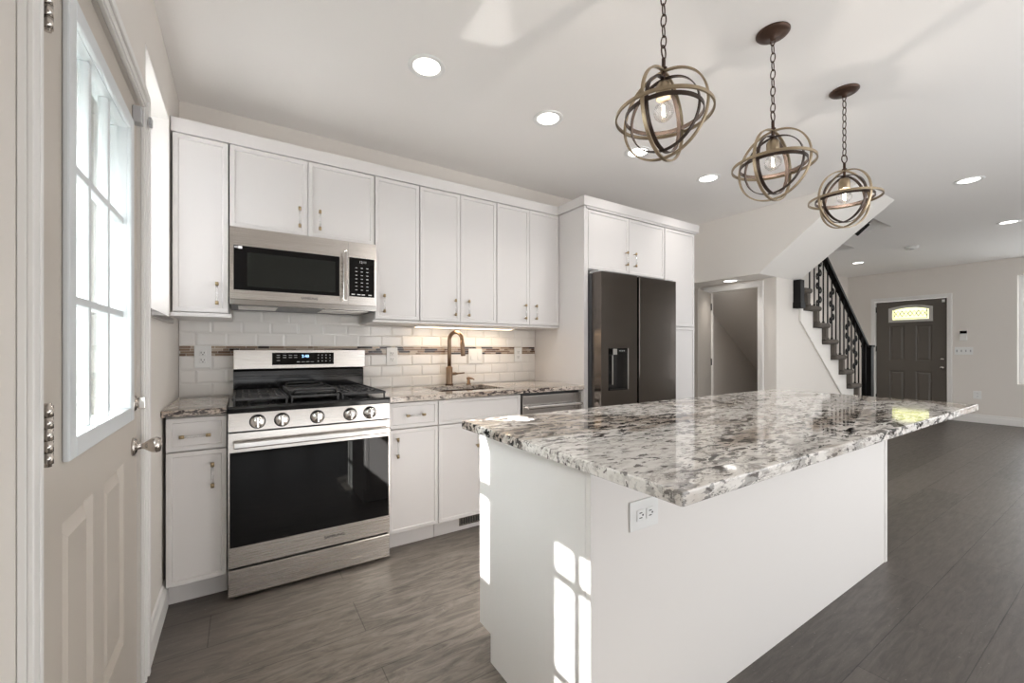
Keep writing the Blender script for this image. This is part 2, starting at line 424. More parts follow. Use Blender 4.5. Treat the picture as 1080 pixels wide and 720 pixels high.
def holed_slab(axis, a0, a1, u, v, holes):
    """slab between a0 and a1 along axis, u/v extents, rectangular holes (u0,u1,v0,v1); clean outer faces only"""
    mb = MB(); bm = mb.bm
    us = sorted({u[0], u[1], *[h[0] for h in holes], *[h[1] for h in holes]}); vs = sorted({v[0], v[1], *[h[2] for h in holes], *[h[3] for h in holes]})
    us = [q for q in us if u[0] <= q <= u[1]]; vs = [q for q in vs if v[0] <= q <= v[1]]
    def solid(i, j):
        if i < 0 or j < 0 or i >= len(us)-1 or j >= len(vs)-1: return False
        cu, cv = (us[i]+us[i+1])/2, (vs[j]+vs[j+1])/2
        return not any(h[0] < cu < h[1] and h[2] < cv < h[3] for h in holes)
    cache = {}
    def V(i, j, a):
        k = (i, j, a)
        if k not in cache:
            U, W = us[i], vs[j]; cache[k] = bm.verts.new({'x': (a, U, W), 'y': (U, a, W), 'z': (U, W, a)}[axis])
        return cache[k]
    for i in range(len(us)-1):
        for j in range(len(vs)-1):
            if not solid(i, j): continue
            bm.faces.new((V(i, j, a0), V(i+1, j, a0), V(i+1, j+1, a0), V(i, j+1, a0)))
            bm.faces.new((V(i, j, a1), V(i, j+1, a1), V(i+1, j+1, a1), V(i+1, j, a1)))
            for di, dj, p, q in ((-1, 0, (i, j), (i, j+1)), (1, 0, (i+1, j), (i+1, j+1)), (0, -1, (i, j), (i+1, j)), (0, 1, (i, j+1), (i+1, j+1))):
                if not solid(i+di, j+dj): bm.faces.new((V(*p, a0), V(*q, a0), V(*q, a1), V(*p, a1)))
    return mb

def text_obj(s, size, name, mat, parent, loc, rot=(PI/2, 0, 0), depth=0.0004, align='CENTER'):
    cu = bpy.data.curves.new(name, 'FONT'); cu.body = s; cu.size = size; cu.extrude = depth; cu.align_x = align; cu.align_y = 'CENTER'
    t = bpy.data.objects.new(name+'_curve', cu); COL.objects.link(t)
    dg = bpy.context.evaluated_depsgraph_get()
    me = bpy.data.meshes.new_from_object(t.evaluated_get(dg)); bpy.data.objects.remove(t); bpy.data.curves.remove(cu)
    me.transform(Matrix.Translation(Vector(loc)-origin(parent)) @ Matrix.Rotation(rot[2], 4, 'Z') @ Matrix.Rotation(rot[0], 4, 'X'))
    me.materials.clear(); me.materials.append(M[mat])
    o = bpy.data.objects.new(name, me); COL.objects.link(o); o.parent = parent; ORG[o.name] = origin(parent)
    return o

# ---------------------------------------------------------------- the setting
ZC, XF = 2.602, 10.347
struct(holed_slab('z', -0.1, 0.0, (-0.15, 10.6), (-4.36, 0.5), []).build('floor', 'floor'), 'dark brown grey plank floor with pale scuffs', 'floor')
HOLE_A = (5.53, 6.6, -1.335, -0.7); HOLE_B = (5.53, 7.5, -0.7, 0.099)
struct(holed_slab('z', ZC, ZC+0.2, (-0.15, 10.6), (-4.36, 0.5), [HOLE_A, HOLE_B]).build('ceiling', 'ceil'), 'white ceiling with recessed lights and a stairwell opening', 'ceiling')
mb = MB()
mb.box(5.45, 5.53, -1.335, 0.1, ZC+0.201, 4.6); mb.box(6.6, 6.7, -1.335, -0.7, ZC+0.201, 4.6); mb.box(6.6, 7.6, -0.8, -0.7, ZC+0.201, 4.6)
mb.box(7.5, 7.6, -0.7, 0.1, ZC+0.201, 4.6); mb.box(5.45, 6.7, -1.435, -1.335, ZC+0.201, 4.6); mb.box(5.45, 7.6, 0.1, 0.2, ZC+0.201, 4.6); mb.box(5.45, 7.6, -1.435, 0.2, 4.6, 4.7)
struct(mb.build('wall_stairwell', 'bulk'), 'pale stairwell shaft above the ceiling opening', 'wall')

DOOR1 = (-1.987, -1.078, 0.0, 2.04); WIN1 = (-0.985, -0.374, 1.34, 2.325)
struct(holed_slab('x', -0.16, 0.0, (-4.35, 0.1), (0.001, ZC-0.001), [DOOR1, WIN1]).build('wall_left', 'wall'), 'greige wall holding the entry door and the deep window', 'wall')
struct(holed_slab('y', 0.0, 0.1, (0.001, 4.6), (0.001, ZC-0.001), []).build('wall_back', 'wall'), 'greige wall behind the white cabinets', 'wall')
mb = MB(); mb.box(4.601, 8.0, 0.1, 0.2, 0.001, ZC-0.001)
struct(mb.build('wall_stair', 'wall'), 'greige wall along the far side of the staircase', 'wall')
mb = MB(); mb.box(8.001, XF-0.001, 0.33, 0.45, 0.001, ZC-0.001); mb.box(8.0, 8.1, 0.2, 0.329, 0.001, ZC-0.001)
struct(mb.build('wall_living', 'wall'), 'greige living room wall beyond the staircase', 'wall')
FD = (-1.051, -0.095, 0.0, 2.075); WIN2 = (-3.6, -1.818, 0.65, 2.332)
struct(holed_slab('x', XF, XF+0.22, (-4.35, 0.45), (0.001, ZC-0.001), [FD, WIN2]).build('wall_far', 'wall'), 'greige far wall with the dark front door', 'wall')
NW = [(2.05, 5.4, 0.06, 2.45), (8.4, 10.1, 0.3, 2.35), (0.15, 1.95, 0.06, 0.86)]  # openings for unseen windows, added so that daylight reaches the rooms
struct(holed_slab('y', NEAR_Y-0.15, NEAR_Y, (0.001, XF-0.001), (0.001, ZC-0.001), NW).build('wall_near', 'wall'), 'greige wall behind the camera with wide windows', 'wall')
for i, (a, b, c, d) in enumerate(NW):
    mb = MB()
    n = 4
    y0, y1 = NEAR_Y-0.11, NEAR_Y-0.06
    mb.box(a, b, y0, y1, c, c+0.05); mb.box(a, b, y0, y1, d-0.05, d)
    for k in range(n+1):
        xx = a+(b-a)*k/n
        mb.box(max(a, xx-0.025), min(b, xx+0.025), y0, y1, c+0.05, d-0.05)
    struct(mb.build('window_%d' % (3+i), 'trim'), ['wide white framed window behind the camera in the kitchen', 'white framed window in the living room side of the near wall', 'low white framed window behind the camera beside the entry door wall'][i], 'window')

# staircase enclosure: landing bulkhead + sloped soffit of the upper flight
XB = 4.65
mb = MB(); mb.prism([(0.099, 1.945), (-0.84, 1.945), (-1.655, ZC-0.001), (0.099, ZC-0.001)], 'x', XB, 5.5)
struct(mb.build('wall_bulkhead', 'bulk'), 'pale boxed landing and sloped underside of the upper stair flight', 'wall')
# closet front wall (x = 5.0) with opening
CO = (-0.655, -0.095, 0.0, 1.862)
struct(holed_slab('x', 5.0, 5.08, (-0.84, 0.099), (0.001, 1.944), [CO]).build('wall_closet', 'wall'), 'greige wall around the under-stair closet opening', 'wall')
RISE, RUN, NOSE1 = 0.187, 0.235, 7.79
def nose(k): return NOSE1-RUN*(k-1)
def strz(x): return 1.63-0.79*(x-5.34)
mb = MB(); mb.prism([(5.081, 0.001), (5.081, 1.944), (5.504, 1.944), (5.504, strz(5.504)), (7.39, 0.011), (7.39, 0.001)], 'y', -0.84, -0.78)
struct(mb.build('wall_understair', 'wall'), 'greige triangular wall below the stair stringer', 'wall')
mb = MB(); mb.prism([(5.081, 1.857), (5.081, 1.925), (7.35, 0.325), (7.35, 0.262)], 'y', -0.779, 0.099)
struct(mb.build('trim_1', 'wall'), 'sloped underside of the stairs inside the closet', 'stair underside')

# ---------------------------------------------------------------- trims
mb = MB()
mb.prism([(0.0, 0.0), (0.016, 0.0), (0.016, 0.085), (0.009, 0.105), (0.007, 0.125), (0.0, 0.13)], 'y', -1.003, -0.545)
def tr(o): return o
o = mb.build('baseboard_left', 'trim', loc=(0, 0, 0.001)); o.location.z = 0.001; struct(o, 'white baseboard between entry door and base cabinets', 'baseboard')
mb = MB(); mb.box(XF-0.016, XF-0.0005, -4.19, -1.13, 0.001, 0.10, 0.003); mb.box(XF-0.010, XF-0.0005, -4.19, -1.13, 0.101, 0.135, 0.003)
struct(mb.build('baseboard_far', 'trim'), 'white baseboard along the far wall right of the front door', 'baseboard')
def casing(name, axis, face, u0, u1, ztop, w, t, label, sgn):
    """three-sided moulded casing on a wall face; sgn = direction it sticks out"""
    mb = MB()
    def bx(a0, a1, c0, c1, d0, d1):
        lo, hi = sorted((face+sgn*d0, face+sgn*d1)); mb.box(lo, hi, a0, a1, c0, c1, 0.002)
    for (d0, d1, i0, i1) in ((0.0005, t*0.6, 0.0, 1.0), (t*0.6, t, 0.62, 1.0), (t*0.6, t*0.8, 0.12, 0.35)):
        a, b = w*i0, w*i1
        bx(u0-b, u0-a, 0.001, ztop+b, d0, d1); bx(u1+a, u1+b, 0.001, ztop+b, d0, d1)
        bx(u0-a, u1+a, ztop+a, ztop+b, d0, d1)
    return struct(mb.build(name, 'trim'), label, 'door trim')
casing('trim_2', 'x', 0.0, DOOR1[0], DOOR1[1], DOOR1[3], 0.064, 0.020, 'white moulded casing around the kitchen entry door', 1)
casing('trim_3', 'x', XF, FD[0], FD[1], FD[3], 0.062, 0.020, 'white casing around the dark front door', -1)
casing('trim_4', 'x', 5.0, CO[0], CO[1], CO[3], 0.062, 0.018, 'white casing around the closet opening under the landing', -1)

# ---------------------------------------------------------------- entry door (door_1)
d1 = bpy.data.objects.new('door_1', None); COL.objects.link(d1); d1.location = (0, -1.5, 0); ORG['door_1'] = Vector((0, -1.5, 0))
struct(d1, 'taupe entry door with a nine pane window, left edge', 'door')
DX = -0.008; DY0, DY1 = -1.979, -1.086
LY0, LY1, LZ0, LZ1 = -1.818, -1.20, 0.955, 1.935
mb = holed_slab('x', DX-0.044, DX-0.0001, (DY0, DY1), (0.008, 2.032), [(LY0+0.02, LY1-0.02, LZ0+0.02, LZ1-0.02), (-1.815, -1.595, 0.27, 0.835), (-1.505, -1.275, 0.27, 0.835)])
mb.build('slab', 'taupe', d1)
for y0, y1 in ((-1.815, -1.595), (-1.505, -1.275)):
    mb = MB(); mb.panelx(y0, y1, 0.27, 0.835, DX, [(0, -0.0005), (0.003, -0.001), (0.012, -0.015), (0.022, -0.015), (0.048, -0.003), (0.054, -0.003)])
    mb.box(DX-0.04, DX-0.02, y0, y1, 0.27, 0.835); mb.build('panel', 'taupe', d1)
mb = MB(); fw = 0.045
for (a, b, c, d) in ((LY0, LY0+fw, LZ0, LZ1), (LY1-fw, LY1, LZ0, LZ1), (LY0+fw, LY1-fw, LZ0, LZ0+fw), (LY0+fw, LY1-fw, LZ1-fw, LZ1)):
    mb.box(DX, DX+0.012, a, b, c, d, 0.004)
    mb.box(DX-0.04, DX+0.001, a+0.021 if a == LY0 else a, b-0.021 if b == LY1 else b, c+0.021 if c == LZ0 else c, d-0.021 if d == LZ1 else d)
mb.build('window_frame', 'lite_white', d1)
gy0, gy1, gz0, gz1 = LY0+fw, LY1-fw, LZ0+fw, LZ1-fw
mb = MB()
for k in (1, 2):
    yy = gy0+(gy1-gy0)*k/3; zz = gz0+(gz1-gz0)*k/3
    mb.box(DX-0.028, DX-0.006, yy-0.010, yy+0.010, gz0, gz1, 0.003)
    mb.box(DX-0.0275, DX-0.0065, gy0, gy1, zz-0.010, zz+0.010, 0.003)
mb.build('muntin_grid', 'lite_white', d1)
mb = MB(); mb.box(DX-0.020, DX-0.016, gy0-0.005, gy1+0.005, gz0-0.005, gz1+0.005); mb.build('glass', 'pane', d1)
mb = MB()
mb.lathe((DX, -1.150, 0.858), [(0.031, 0), (0.031, 0.005), (0.024, 0.010), (0.011, 0.014), (0.010, 0.028), (0.017, 0.038), (0.025, 0.050), (0.0275, 0.062), (0.023, 0.073), (0.0, 0.077)], 'x', 28)
mb.build('knob', 'nickel', d1)
mb = MB()
mb.lathe((DX, -1.155, 1.005), [(0.029, 0), (0.029, 0.006), (0.022, 0.012), (0.014, 0.014), (0.013, 0.016), (0, 0.016)], 'x', 28); mb.box(DX+0.014, DX+0.034, -1.160, -1.150, 0.985, 1.025, 0.003)
mb.build('deadbolt', 'nickel', d1)
for z in (0.20, 1.035, 1.80):
    mb = MB()
    for k in range(5): mb.cyl((0.013, -1.968, z-0.051+k*0.0208), 0.0075, 0.0195, 'z', 14)
    mb.cyl((0.013, -1.968, z-0.056), 0.005, 0.112, 'z', 10); mb.box(DX-0.001, DX+0.013, -1.976, -1.955, z-0.05, z+0.05)
    mb.build('hinge', 'nickel', d1)
mb = MB(); mb.box(-0.155, -0.0535, DOOR1[0]+0.0005, DOOR1[0]+0.006, 0.001, 2.034); mb.box(-0.155, -0.055, DOOR1[1]-0.006, DOOR1[1]-0.0005, 0.001, 2.034); mb.box(-0.155, -0.055, DOOR1[0]+0.006, DOOR1[1]-0.006, 2.034, 2.0395)
mb.build('jamb', 'trim', d1)
d4 = bpy.data.objects.new('door_4', None); COL.objects.link(d4); d4.location = (-0.13, -1.53, 0); ORG['door_4'] = Vector((-0.13, -1.53, 0))
struct(d4, 'white framed storm door seen through the entry door window', 'door')
mb = holed_slab('x', -0.145, -0.118, (-1.979, -1.086), (0.01, 2.03), [(-1.86, -1.25, 0.55, 1.80)]); mb.build('frame', 'white_plastic', d4)
mb = MB(); mb.box(-0.134, -0.130, -1.859, -1.251, 0.551, 1.799); mb.build('glass', 'pane', d4)
sb = thing('door_contact', (0.012, -1.10, 1.955), 'small grey door contact bracket at the top corner of the entry door', 'door contact')
mb = MB(); mb.box(DX+0.0005, 0.016, -1.165, -1.125, 1.950, 2.005, 0.003); mb.build('latch_block', 'grey_plastic', sb)
mb = MB(); mb.box(0.0205, 0.030, -1.073, -1.045, 1.985, 2.015, 0.003); mb.build('keeper', 'grey_plastic', sb)

# ---------------------------------------------------------------- side window (window_1)
w1 = bpy.data.objects.new('window_1', None); COL.objects.link(w1); w1.location = (0, -0.66, 1.34); ORG['window_1'] = Vector((0, -0.66, 1.34))
struct(w1, 'deep white window niche beside the wall cabinets', 'window')
mb = MB()
mb.box(-0.158, -0.0005, WIN1[1]-0.008, WIN1[1]-0.0005, WIN1[2]+0.002, WIN1[3]-0.002); mb.box(-0.158, -0.0005, WIN1[0]+0.0005, WIN1[0]+0.008, WIN1[2]+0.002, WIN1[3]-0.002)
mb.box(-0.158, -0.0005, WIN1[0]+0.008, WIN1[1]-0.008, WIN1[3]-0.010, WIN1[3]-0.002)
mb.build('window_jamb', 'trim', w1)
mb = MB()
a, b, c, d = WIN1[0]+0.009, WIN1[1]-0.009, WIN1[2]+0.003, WIN1[3]-0.011
for (p, q, r, s_) in ((a, a+0.115, c, d), (b-0.04, b, c, d), (a+0.115, b-0.04, c, c+0.04), (a+0.115, b-0.04, d-0.04, d), (a+0.115, b-0.04, (c+d)/2-0.02, (c+d)/2+0.02)):
    mb.box(-0.15, -0.115, p, q, r, s_, 0.003)
mb.build('window_frame', 'white_plastic', w1)
mb = MB(); mb.box(-0.135, -0.131, a+0.03, b-0.03, c+0.03, d-0.03); mb.build('glass', 'pane_tinted', w1)
mb = MB(); mb.box(-0.10, 0.018, WIN1[0]-0.005, WIN1[1]+0.0, WIN1[2]-0.028, WIN1[2]+0.0005, 0.003)
o = mb.build('window_sill', 'granite_dark', w1); o['label'] = 'brown granite sill'

# ---------------------------------------------------------------- far window (window_2)
w2 = bpy.data.objects.new('window_2', None); COL.objects.link(w2); w2.location = (XF+0.15, -2.7, 0.65); ORG['window_2'] = Vector((XF+0.15, -2.7, 0.65))
struct(w2, 'window recess cut off by the right edge of the far wall', 'window')
mb = MB(); a, b, c, d = WIN2[0]+0.002, WIN2[1]-0.002, WIN2[2]+0.002, WIN2[3]-0.002
for (p, q, r, s_) in ((a, a+0.05, c, d), (b-0.05, b, c, d), (a+0.05, b-0.05, c, c+0.05), (a+0.05, b-0.05, d-0.05, d), (a+0.05, b-0.05, (c+d)/2-0.025, (c+d)/2+0.025), ((a+b)/2-0.03, (a+b)/2+0.03, c+0.05, d-0.05)):
    mb.box(XF+0.15, XF+0.19, p, q, r, s_)
mb.build('window_frame', 'white_plastic', w2)
mb = MB(); mb.box(XF+0.168, XF+0.172, a+0.03, b-0.03, c+0.03, d-0.03); mb.build('glass', 'pane', w2)

# ---------------------------------------------------------------- front door (door_2)
d2 = bpy.data.objects.new('door_2', None); COL.objects.link(d2); d2.location = (XF, -0.57, 0); ORG['door_2'] = Vector((XF, -0.57, 0))
struct(d2, 'dark brown four panel front door with an arched leaded glass lite', 'door')
FX = XF+0.03; fy0, fy1 = -1.044, -0.102
pan = [(-0.50, -0.29, 0.985, 1.615), (-0.86, -0.65, 0.985, 1.615), (-0.50, -0.29, 0.20, 0.80), (-0.86, -0.65, 0.20, 0.80)]
GL = (-0.872, -0.280, 1.682, 1.985)
mb = holed_slab('x', FX, FX+0.044, (fy0, fy1), (0.008, 2.068), [(p[0], p[1], p[2], p[3]) for p in pan]+[(GL[0]+0.002, GL[1]-0.002, GL[2]+0.002, GL[3]-0.047)])
mb.build('slab', 'darkdoor', d2)
for p in pan:
    mb = MB()
    R = [[mb.bm.verts.new((FX+h, y, z)) for y, z in ((p[0]+dd, p[2]+dd), (p[1]-dd, p[2]+dd), (p[1]-dd, p[3]-dd), (p[0]+dd, p[3]-dd))] for dd, h in ((0, 0.0), (0.012, 0.010), (0.022, 0.010), (0.045, 0.002))]
    for a_, c_ in zip(R, R[1:]):
        for i in range(4): mb.bm.faces.new((a_[i], a_[(i+1) % 4], c_[(i+1) % 4], c_[i]))
    mb.bm.faces.new(R[-1]); mb.build('panel', 'darkdoor', d2)
def arch(y0, y1, z0, z1, sag, n=16):
    pts = [(y0, z0), (y1, z0)]
    for i in range(n+1):
        t = i/n; pts.append((y1+(y0-y1)*t, z1-sag+sag*math.sin(PI*t)))
    return pts
mb = MB()
outer = arch(GL[0], GL[1], GL[2], GL[3], 0.045); inner = arch(GL[0]+0.05, GL[1]-0.05, GL[2]+0.045, GL[3]-0.045, 0.04)
for x in (FX-0.012, FX+0.02):
    pass
A = [mb.bm.verts.new((FX-0.010, y, z)) for y, z in outer]; B = [mb.bm.verts.new((FX-0.006, y, z)) for y, z in inner]
A2 = [mb.bm.verts.new((FX+0.03, y, z)) for y, z in outer]; B2 = [mb.bm.verts.new((FX+0.03, y, z)) for y, z in inner]
n = len(outer)
for i in range(n):
    j = (i+1) % n
    mb.bm.faces.new((A[i], A[j], B[j], B[i])); mb.bm.faces.new((A[i], A[j], A2[j], A2[i])); mb.bm.faces.new((B[i], B[j], B2[j], B2[i]))
mb.build('lite_frame', 'silverframe', d2)
mb = MB(); mb.prism(arch(GL[0]+0.045, GL[1]-0.045, GL[2]+0.04, GL[3]-0.042, 0.04), 'x', FX+0.006, FX+0.010)
mb.build('leaded_glass', 'pane_green', d2)
mb = MB()
gy0_, gy1_, zc_ = GL[0]+0.075, GL[1]-0.075, (GL[2]+GL[3])/2
nd = 4; wd = (gy1_-gy0_)/nd
for k in range(nd):
    y = gy0_+k*wd
    for s_ in (1, -1):
        mb.tube([(FX+0.003, y, zc_-s_*0.05), (FX+0.003, y+wd/2, zc_+s_*0.05), (FX+0.003, y+wd, zc_-s_*0.05)], 0.0055, 6, smooth=False)
for y in (gy0_, gy1_): mb.tube([(FX+0.003, y, zc_-0.085), (FX+0.003, y, zc_+0.075)], 0.0045, 6)
mb.tube([(FX+0.003, gy0_, zc_-0.085), (FX+0.003, gy1_, zc_-0.085)], 0.0045, 6)
mb.build('lead_lines', 'lead', d2)
for z in (0.878, 1.023):
    mb = MB(); mb.lathe((FX, -0.985, z), [(r, -h) for r, h in ((0.03, 0), (0.03, 0.006), (0.012, 0.012), (0.012, 0.03), (0.026, 0.04), (0.026, 0.055), (0, 0.062))] if z < 1 else [(r, -h) for r, h in ((0.028, 0), (0.028, 0.01), (0.015, 0.016), (0.015, 0.03), (0, 0.03))], 'x', 20)
    mb.build('knob' if z < 1 else 'deadbolt', 'nickel', d2)
for z in (0.25, 1.15, 1.88):
    mb = MB(); mb.cyl((FX-0.008, -0.0995, z), 0.008, 0.1, 'z', 10); mb.build('hinge', 'blackmetal', d2)
mb = MB(); mb.box(FX-0.012, FX-0.0005, -1.02, -0.985, 1.995, 2.04, 0.002)
o = mb.build('door_sensor', 'white_plastic', d2); o['label'] = 'small white sensor on the top corner of the door'

# ---------------------------------------------------------------- closet door (door_3) standing open
d3 = bpy.data.objects.new('door_3', None); COL.objects.link(d3); d3.location = (4.975, -0.09, 0); ORG['door_3'] = Vector((0, 0, 0))
struct(d3, 'taupe closet door standing open beside the pantry', 'door')
mb = MB(); mb.box(0.0, 0.036, -0.545, 0.0, 0.01, 1.85, 0.002); mb.build('slab', 'closetdoor', d3)
mb = MB()
mb.lathe((0.0, -0.49, 0.93), [(0.026, 0), (0.026, -0.006), (0.010, -0.012), (0.010, -0.03), (0.024, -0.04), (0.026, -0.052), (0.0, -0.062)], 'x', 18); mb.build('knob', 'blackmetal', d3)
for z in (0.2, 1.0, 1.65):
    mb = MB(); mb.cyl((0.040, -0.004, z), 0.006, 0.08, 'z', 10); mb.build('hinge', 'blackmetal', d3)
d3.rotation_euler = (0, 0, -math.radians(72))

# ---------------------------------------------------------------- pull handles
def pull(mb, x, z, yf, vert=True, L=0.098):
    """two gold posts with collars carrying a clear bar"""
    mb.mi = 1
    e = [(x, z-L/2), (x, z+L/2)] if vert else [(x-L/2, z), (x+L/2, z)]
    for px, pz in e:
        mb.lathe((px, yf-0.0003, pz), [(0.0045, 0), (0.0045, -0.018), (0.0045, -0.028)], 'y', 12)
        if vert: mb.cyl((px, yf-0.028, pz-0.0095), 0.0078, 0.019, 'z', 14)
        else: mb.cyl((px-0.0095, yf-0.028, pz), 0.0078, 0.019, 'x', 14)
    mb.mi = 2
    if vert: mb.cyl((x, yf-0.028, z-L/2+0.0095), 0.0055, L-0.019, 'z', 12)
    else: mb.cyl((x-L/2+0.0095, yf-0.028, z), 0.0055, L-0.019, 'x', 12)
    mb.mi = 0
def handle(x, z, yf, vert, parent):
    mb = MB(); pull(mb, x, z, yf, vert)
    return mb.build('handle', ['gold', 'gold', 'acrylic'], parent)

# ---------------------------------------------------------------- wall cabinets
UY, UZ0, UZ1 = -0.352, 1.378, 2.273
def wall_cabinet(x0, x1, z0, doors, label):
    t = thing('wall_cabinet', ((x0+x1)/2, -0.165, z0), label, 'cabinet', 'white wall cabinets')
    mb = MB(); mb.box(x0+0.001, x1-0.001, UY+0.021, -0.002, z0-0.005, UZ1+0.004, 0.001); mb.build('body', 'cab', t)
    n = len(doors); w = (x1-x0)/n
    for i, hx in enumerate(doors):
        mb = MB(); mb.shaker(x0+i*w+0.0015, x0+(i+1)*w-0.0015, z0, UZ1, UY); d = mb.build('door', 'cab', t)
        if hx is not None: handle(hx, z0+0.098, UY, True, d)
    return t
wall_cabinet(0.008, 0.242, UZ0, [0.193], 'narrow white wall cabinet at the left end beside the window niche')
wall_cabinet(0.246, 1.000, 1.838, [0.578, 0.684], 'short white wall cabinet above the microwave')
wall_cabinet(1.004, 1.296, UZ0, [1.056], 'single door white wall cabinet right of the microwave')
wall_cabinet(1.299, 1.891, UZ0, [1.548, 1.652], 'double door white wall cabinet above the sink faucet')
wall_cabinet(1.894, 2.486, UZ0, [2.142, 2.242], 'double door white wall cabinet next to the refrigerator panel')
t = tag(MB().build('x', 'cab'), None) if False else None
mb = MB(); mb.prism([(-0.330, 2.2765), (-0.359, 2.2765), (-0.364, 2.345), (-0.330, 2.345)], 'x', 0.004, 2.468); mb.box(0.004, 2.468, -0.330, -0.02, 2.3385, 2.345)
tag(mb.build('crown_molding', 'cab', loc=(1.2, -0.36, 2.2785)), 'flat white crown board running along the top of the wall cabinets', 'molding')
mb = MB(); mb.box(0.003, 0.256, -0.372, -0.006, 1.352, 1.3725, 0.003)
tag(mb.build('cabinet_light_rail', 'cab', loc=(0.13, -0.2, 1.352)), 'white bottom molding under the narrow left wall cabinet', 'molding', 'moldings under the wall cabinets')
mb = MB(); mb.box(0.99, 2.486, -0.352, -0.006, 1.358, 1.3725, 0.003)
tag(mb.build('cabinet_light_rail', 'cab', loc=(1.7, -0.2, 1.358)), 'white bottom molding under the wall cabinets right of the microwave', 'molding', 'moldings under the wall cabinets')
us = thing('under_cabinet_light', (1.73, -0.12, 1.345), 'slim warm light bar under the wall cabinets above the faucet', 'light')
mb = MB(); mb.box(1.33, 2.15, -0.19, -0.12, 1.346, 1.3575, 0.002); mb.build('housing', 'white_plastic', us)
mb = MB(); mb.box(1.345, 2.135, -0.183, -0.127, 1.3425, 1.3457); mb.build('diffuser', 'strip', us)
l = bpy.data.lights.new('strip_glow', 'AREA'); l.shape = 'RECTANGLE'; l.size = 0.78; l.size_y = 0.05; l.energy = 0.9; l.color = (1, 0.76, 0.52)
o = bpy.data.objects.new('strip_glow', l); COL.objects.link(o); o.parent = us; o.location = Vector((1.74, -0.155, 1.340))-ORG[us.name]

# ---------------------------------------------------------------- refrigerator surround
FYF = -0.645
mb = MB(); mb.box(2.490, 2.512, -0.644, -0.002, 0.001, 2.282, 0.001); mb.box(2.512, 2.530, -0.644, -0.60, 0.001, 2.266, 0.001)
tag(mb.build('end_panel', 'cab', loc=(2.50, -0.32, 0.001)), 'tall white side panel left of the refrigerator', 'cabinet panel')
t = thing('refrigerator_cabinet', (2.99, -0.32, 1.80), 'white two door cabinet above the refrigerator', 'cabinet')
mb = MB(); mb.box(2.532, 3.440, FYF+0.021, -0.002, 1.800, 2.262); mb.build('body', 'cab', t)
for x0, x1, hx in ((2.534, 2.984, 2.945), (2.988, 3.438, 3.045)):
    mb = MB(); mb.shaker(x0, x1, 1.806, 2.262, FYF); d = mb.build('door', 'cab', t); handle(hx, 1.925, FYF, True, d)
t = thing('pantry_cabinet', (3.67, -0.32, 0.0), 'tall white pantry cabinet right of the refrigerator', 'cabinet')
mb = MB(); mb.box(3.444, 3.898, FYF+0.021, -0.002, 0.10, 2.266); mb.box(3.444, 3.898, FYF+0.022, -0.6255+0.02, 2.266, 2.2665); mb.box(3.444, 3.898, -0.55, -0.002, 0.001, 0.10); mb.build('body', 'cab', t)
for z0, z1 in ((0.115, 1.388), (1.396, 2.262)):
    mb = MB(); mb.shaker(3.448, 3.878, z0, z1, FYF); mb.build('door', 'cab', t)
mb = MB(); mb.prism([(-0.625, 2.2675), (-0.650, 2.2675), (-0.652, 2.284), (-0.662, 2.288), (-0.667, 2.352), (-0.625, 2.352)], 'x', 2.513, 3.896); mb.prism([(-0.6455, 2.2835), (-0.662, 2.2835), (-0.667, 2.352), (-0.6455, 2.352)], 'x', 2.472, 3.920)
mb.box(2.472, 2.489, -0.6455, -0.005, 2.2835, 2.352); mb.box(3.899, 3.920, -0.6455, -0.003, 2.2835, 2.352); mb.box(2.489, 3.899, -0.6255, -0.003, 2.345, 2.352)
tag(mb.build('crown_molding', 'cab', loc=(3.2, -0.5, 2.2835)), 'flat white crown board around the refrigerator and pantry tops', 'molding')

# ---------------------------------------------------------------- base cabinets
BY = -0.607
def base_cabinet(x0, x1, label, fronts, shell=False):
    t = thing('base_cabinet', ((x0+x1)/2, -0.3, 0.0), label, 'cabinet', 'white base cabinets')
    mb = MB()
    if shell:
        mb.box(x0+0.001, x0+0.019, BY+0.021, -0.0185, 0.105, 0.882); mb.box(x1-0.019, x1-0.001, BY+0.021, -0.0185, 0.105, 0.882)
        mb.box(x0+0.019, x1-0.019, BY+0.021, BY+0.04, 0.105, 0.882); mb.box(x0+0.019, x1-0.019, BY+0.04, -0.02, 0.105, 0.125)
    else: mb.box(x0+0.001, x1-0.001, BY+0.021, -0.0185, 0.105, 0.882)
    mb.build('body', 'cab', t)
    mb = MB(); mb.box(x0+0.001, x1-0.001, -0.530, -0.512, 0.001, 0.105); mb.build('toe_kick', 'cab', t)
    for kind, a, b, z0, z1, hx, hz in fronts:
        mb = MB(); mb.shaker(a, b, z0, z1, BY, fr=0.020); d = mb.build(kind, 'cab', t)
        if hx is not None: handle(hx, hz, BY, kind == 'door', d)
    return t
base_cabinet(0.012, 0.242, 'narrow white base cabinet with one drawer left of the range', [('drawer', 0.014, 0.2405, 0.722, 0.872, 0.122, 0.790), ('door', 0.014, 0.2405, 0.112, 0.716, 0.186, 0.602)])
base_cabinet(1.012, 1.320, 'white base cabinet with one drawer right of the range', [('drawer', 1.0145, 1.3185, 0.722, 0.872, 1.170, 0.797), ('door', 1.0145, 1.3185, 0.112, 0.716, 1.062, 0.615)])
sk = base_cabinet(1.322, 1.934, 'white sink base cabinet with a wide false drawer front', [('false_front', 1.3235, 1.9325, 0.722, 0.872, None, None), ('door', 1.3235, 1.6265, 0.112, 0.716, 1.585, 0.615), ('door', 1.6295, 1.9325, 0.112, 0.716, 1.672, 0.615)], True)
vt = thing('toe_kick_register', (1.63, -0.533, 0.05), 'dark metal vent register set in the toe kick below the sink', 'vent')
mb = MB(); mb.box(1.497, 1.767, -0.536, -0.5305, 0.030, 0.088, 0.001); mb.build('frame', 'dw_steel', vt)
mb = MB()
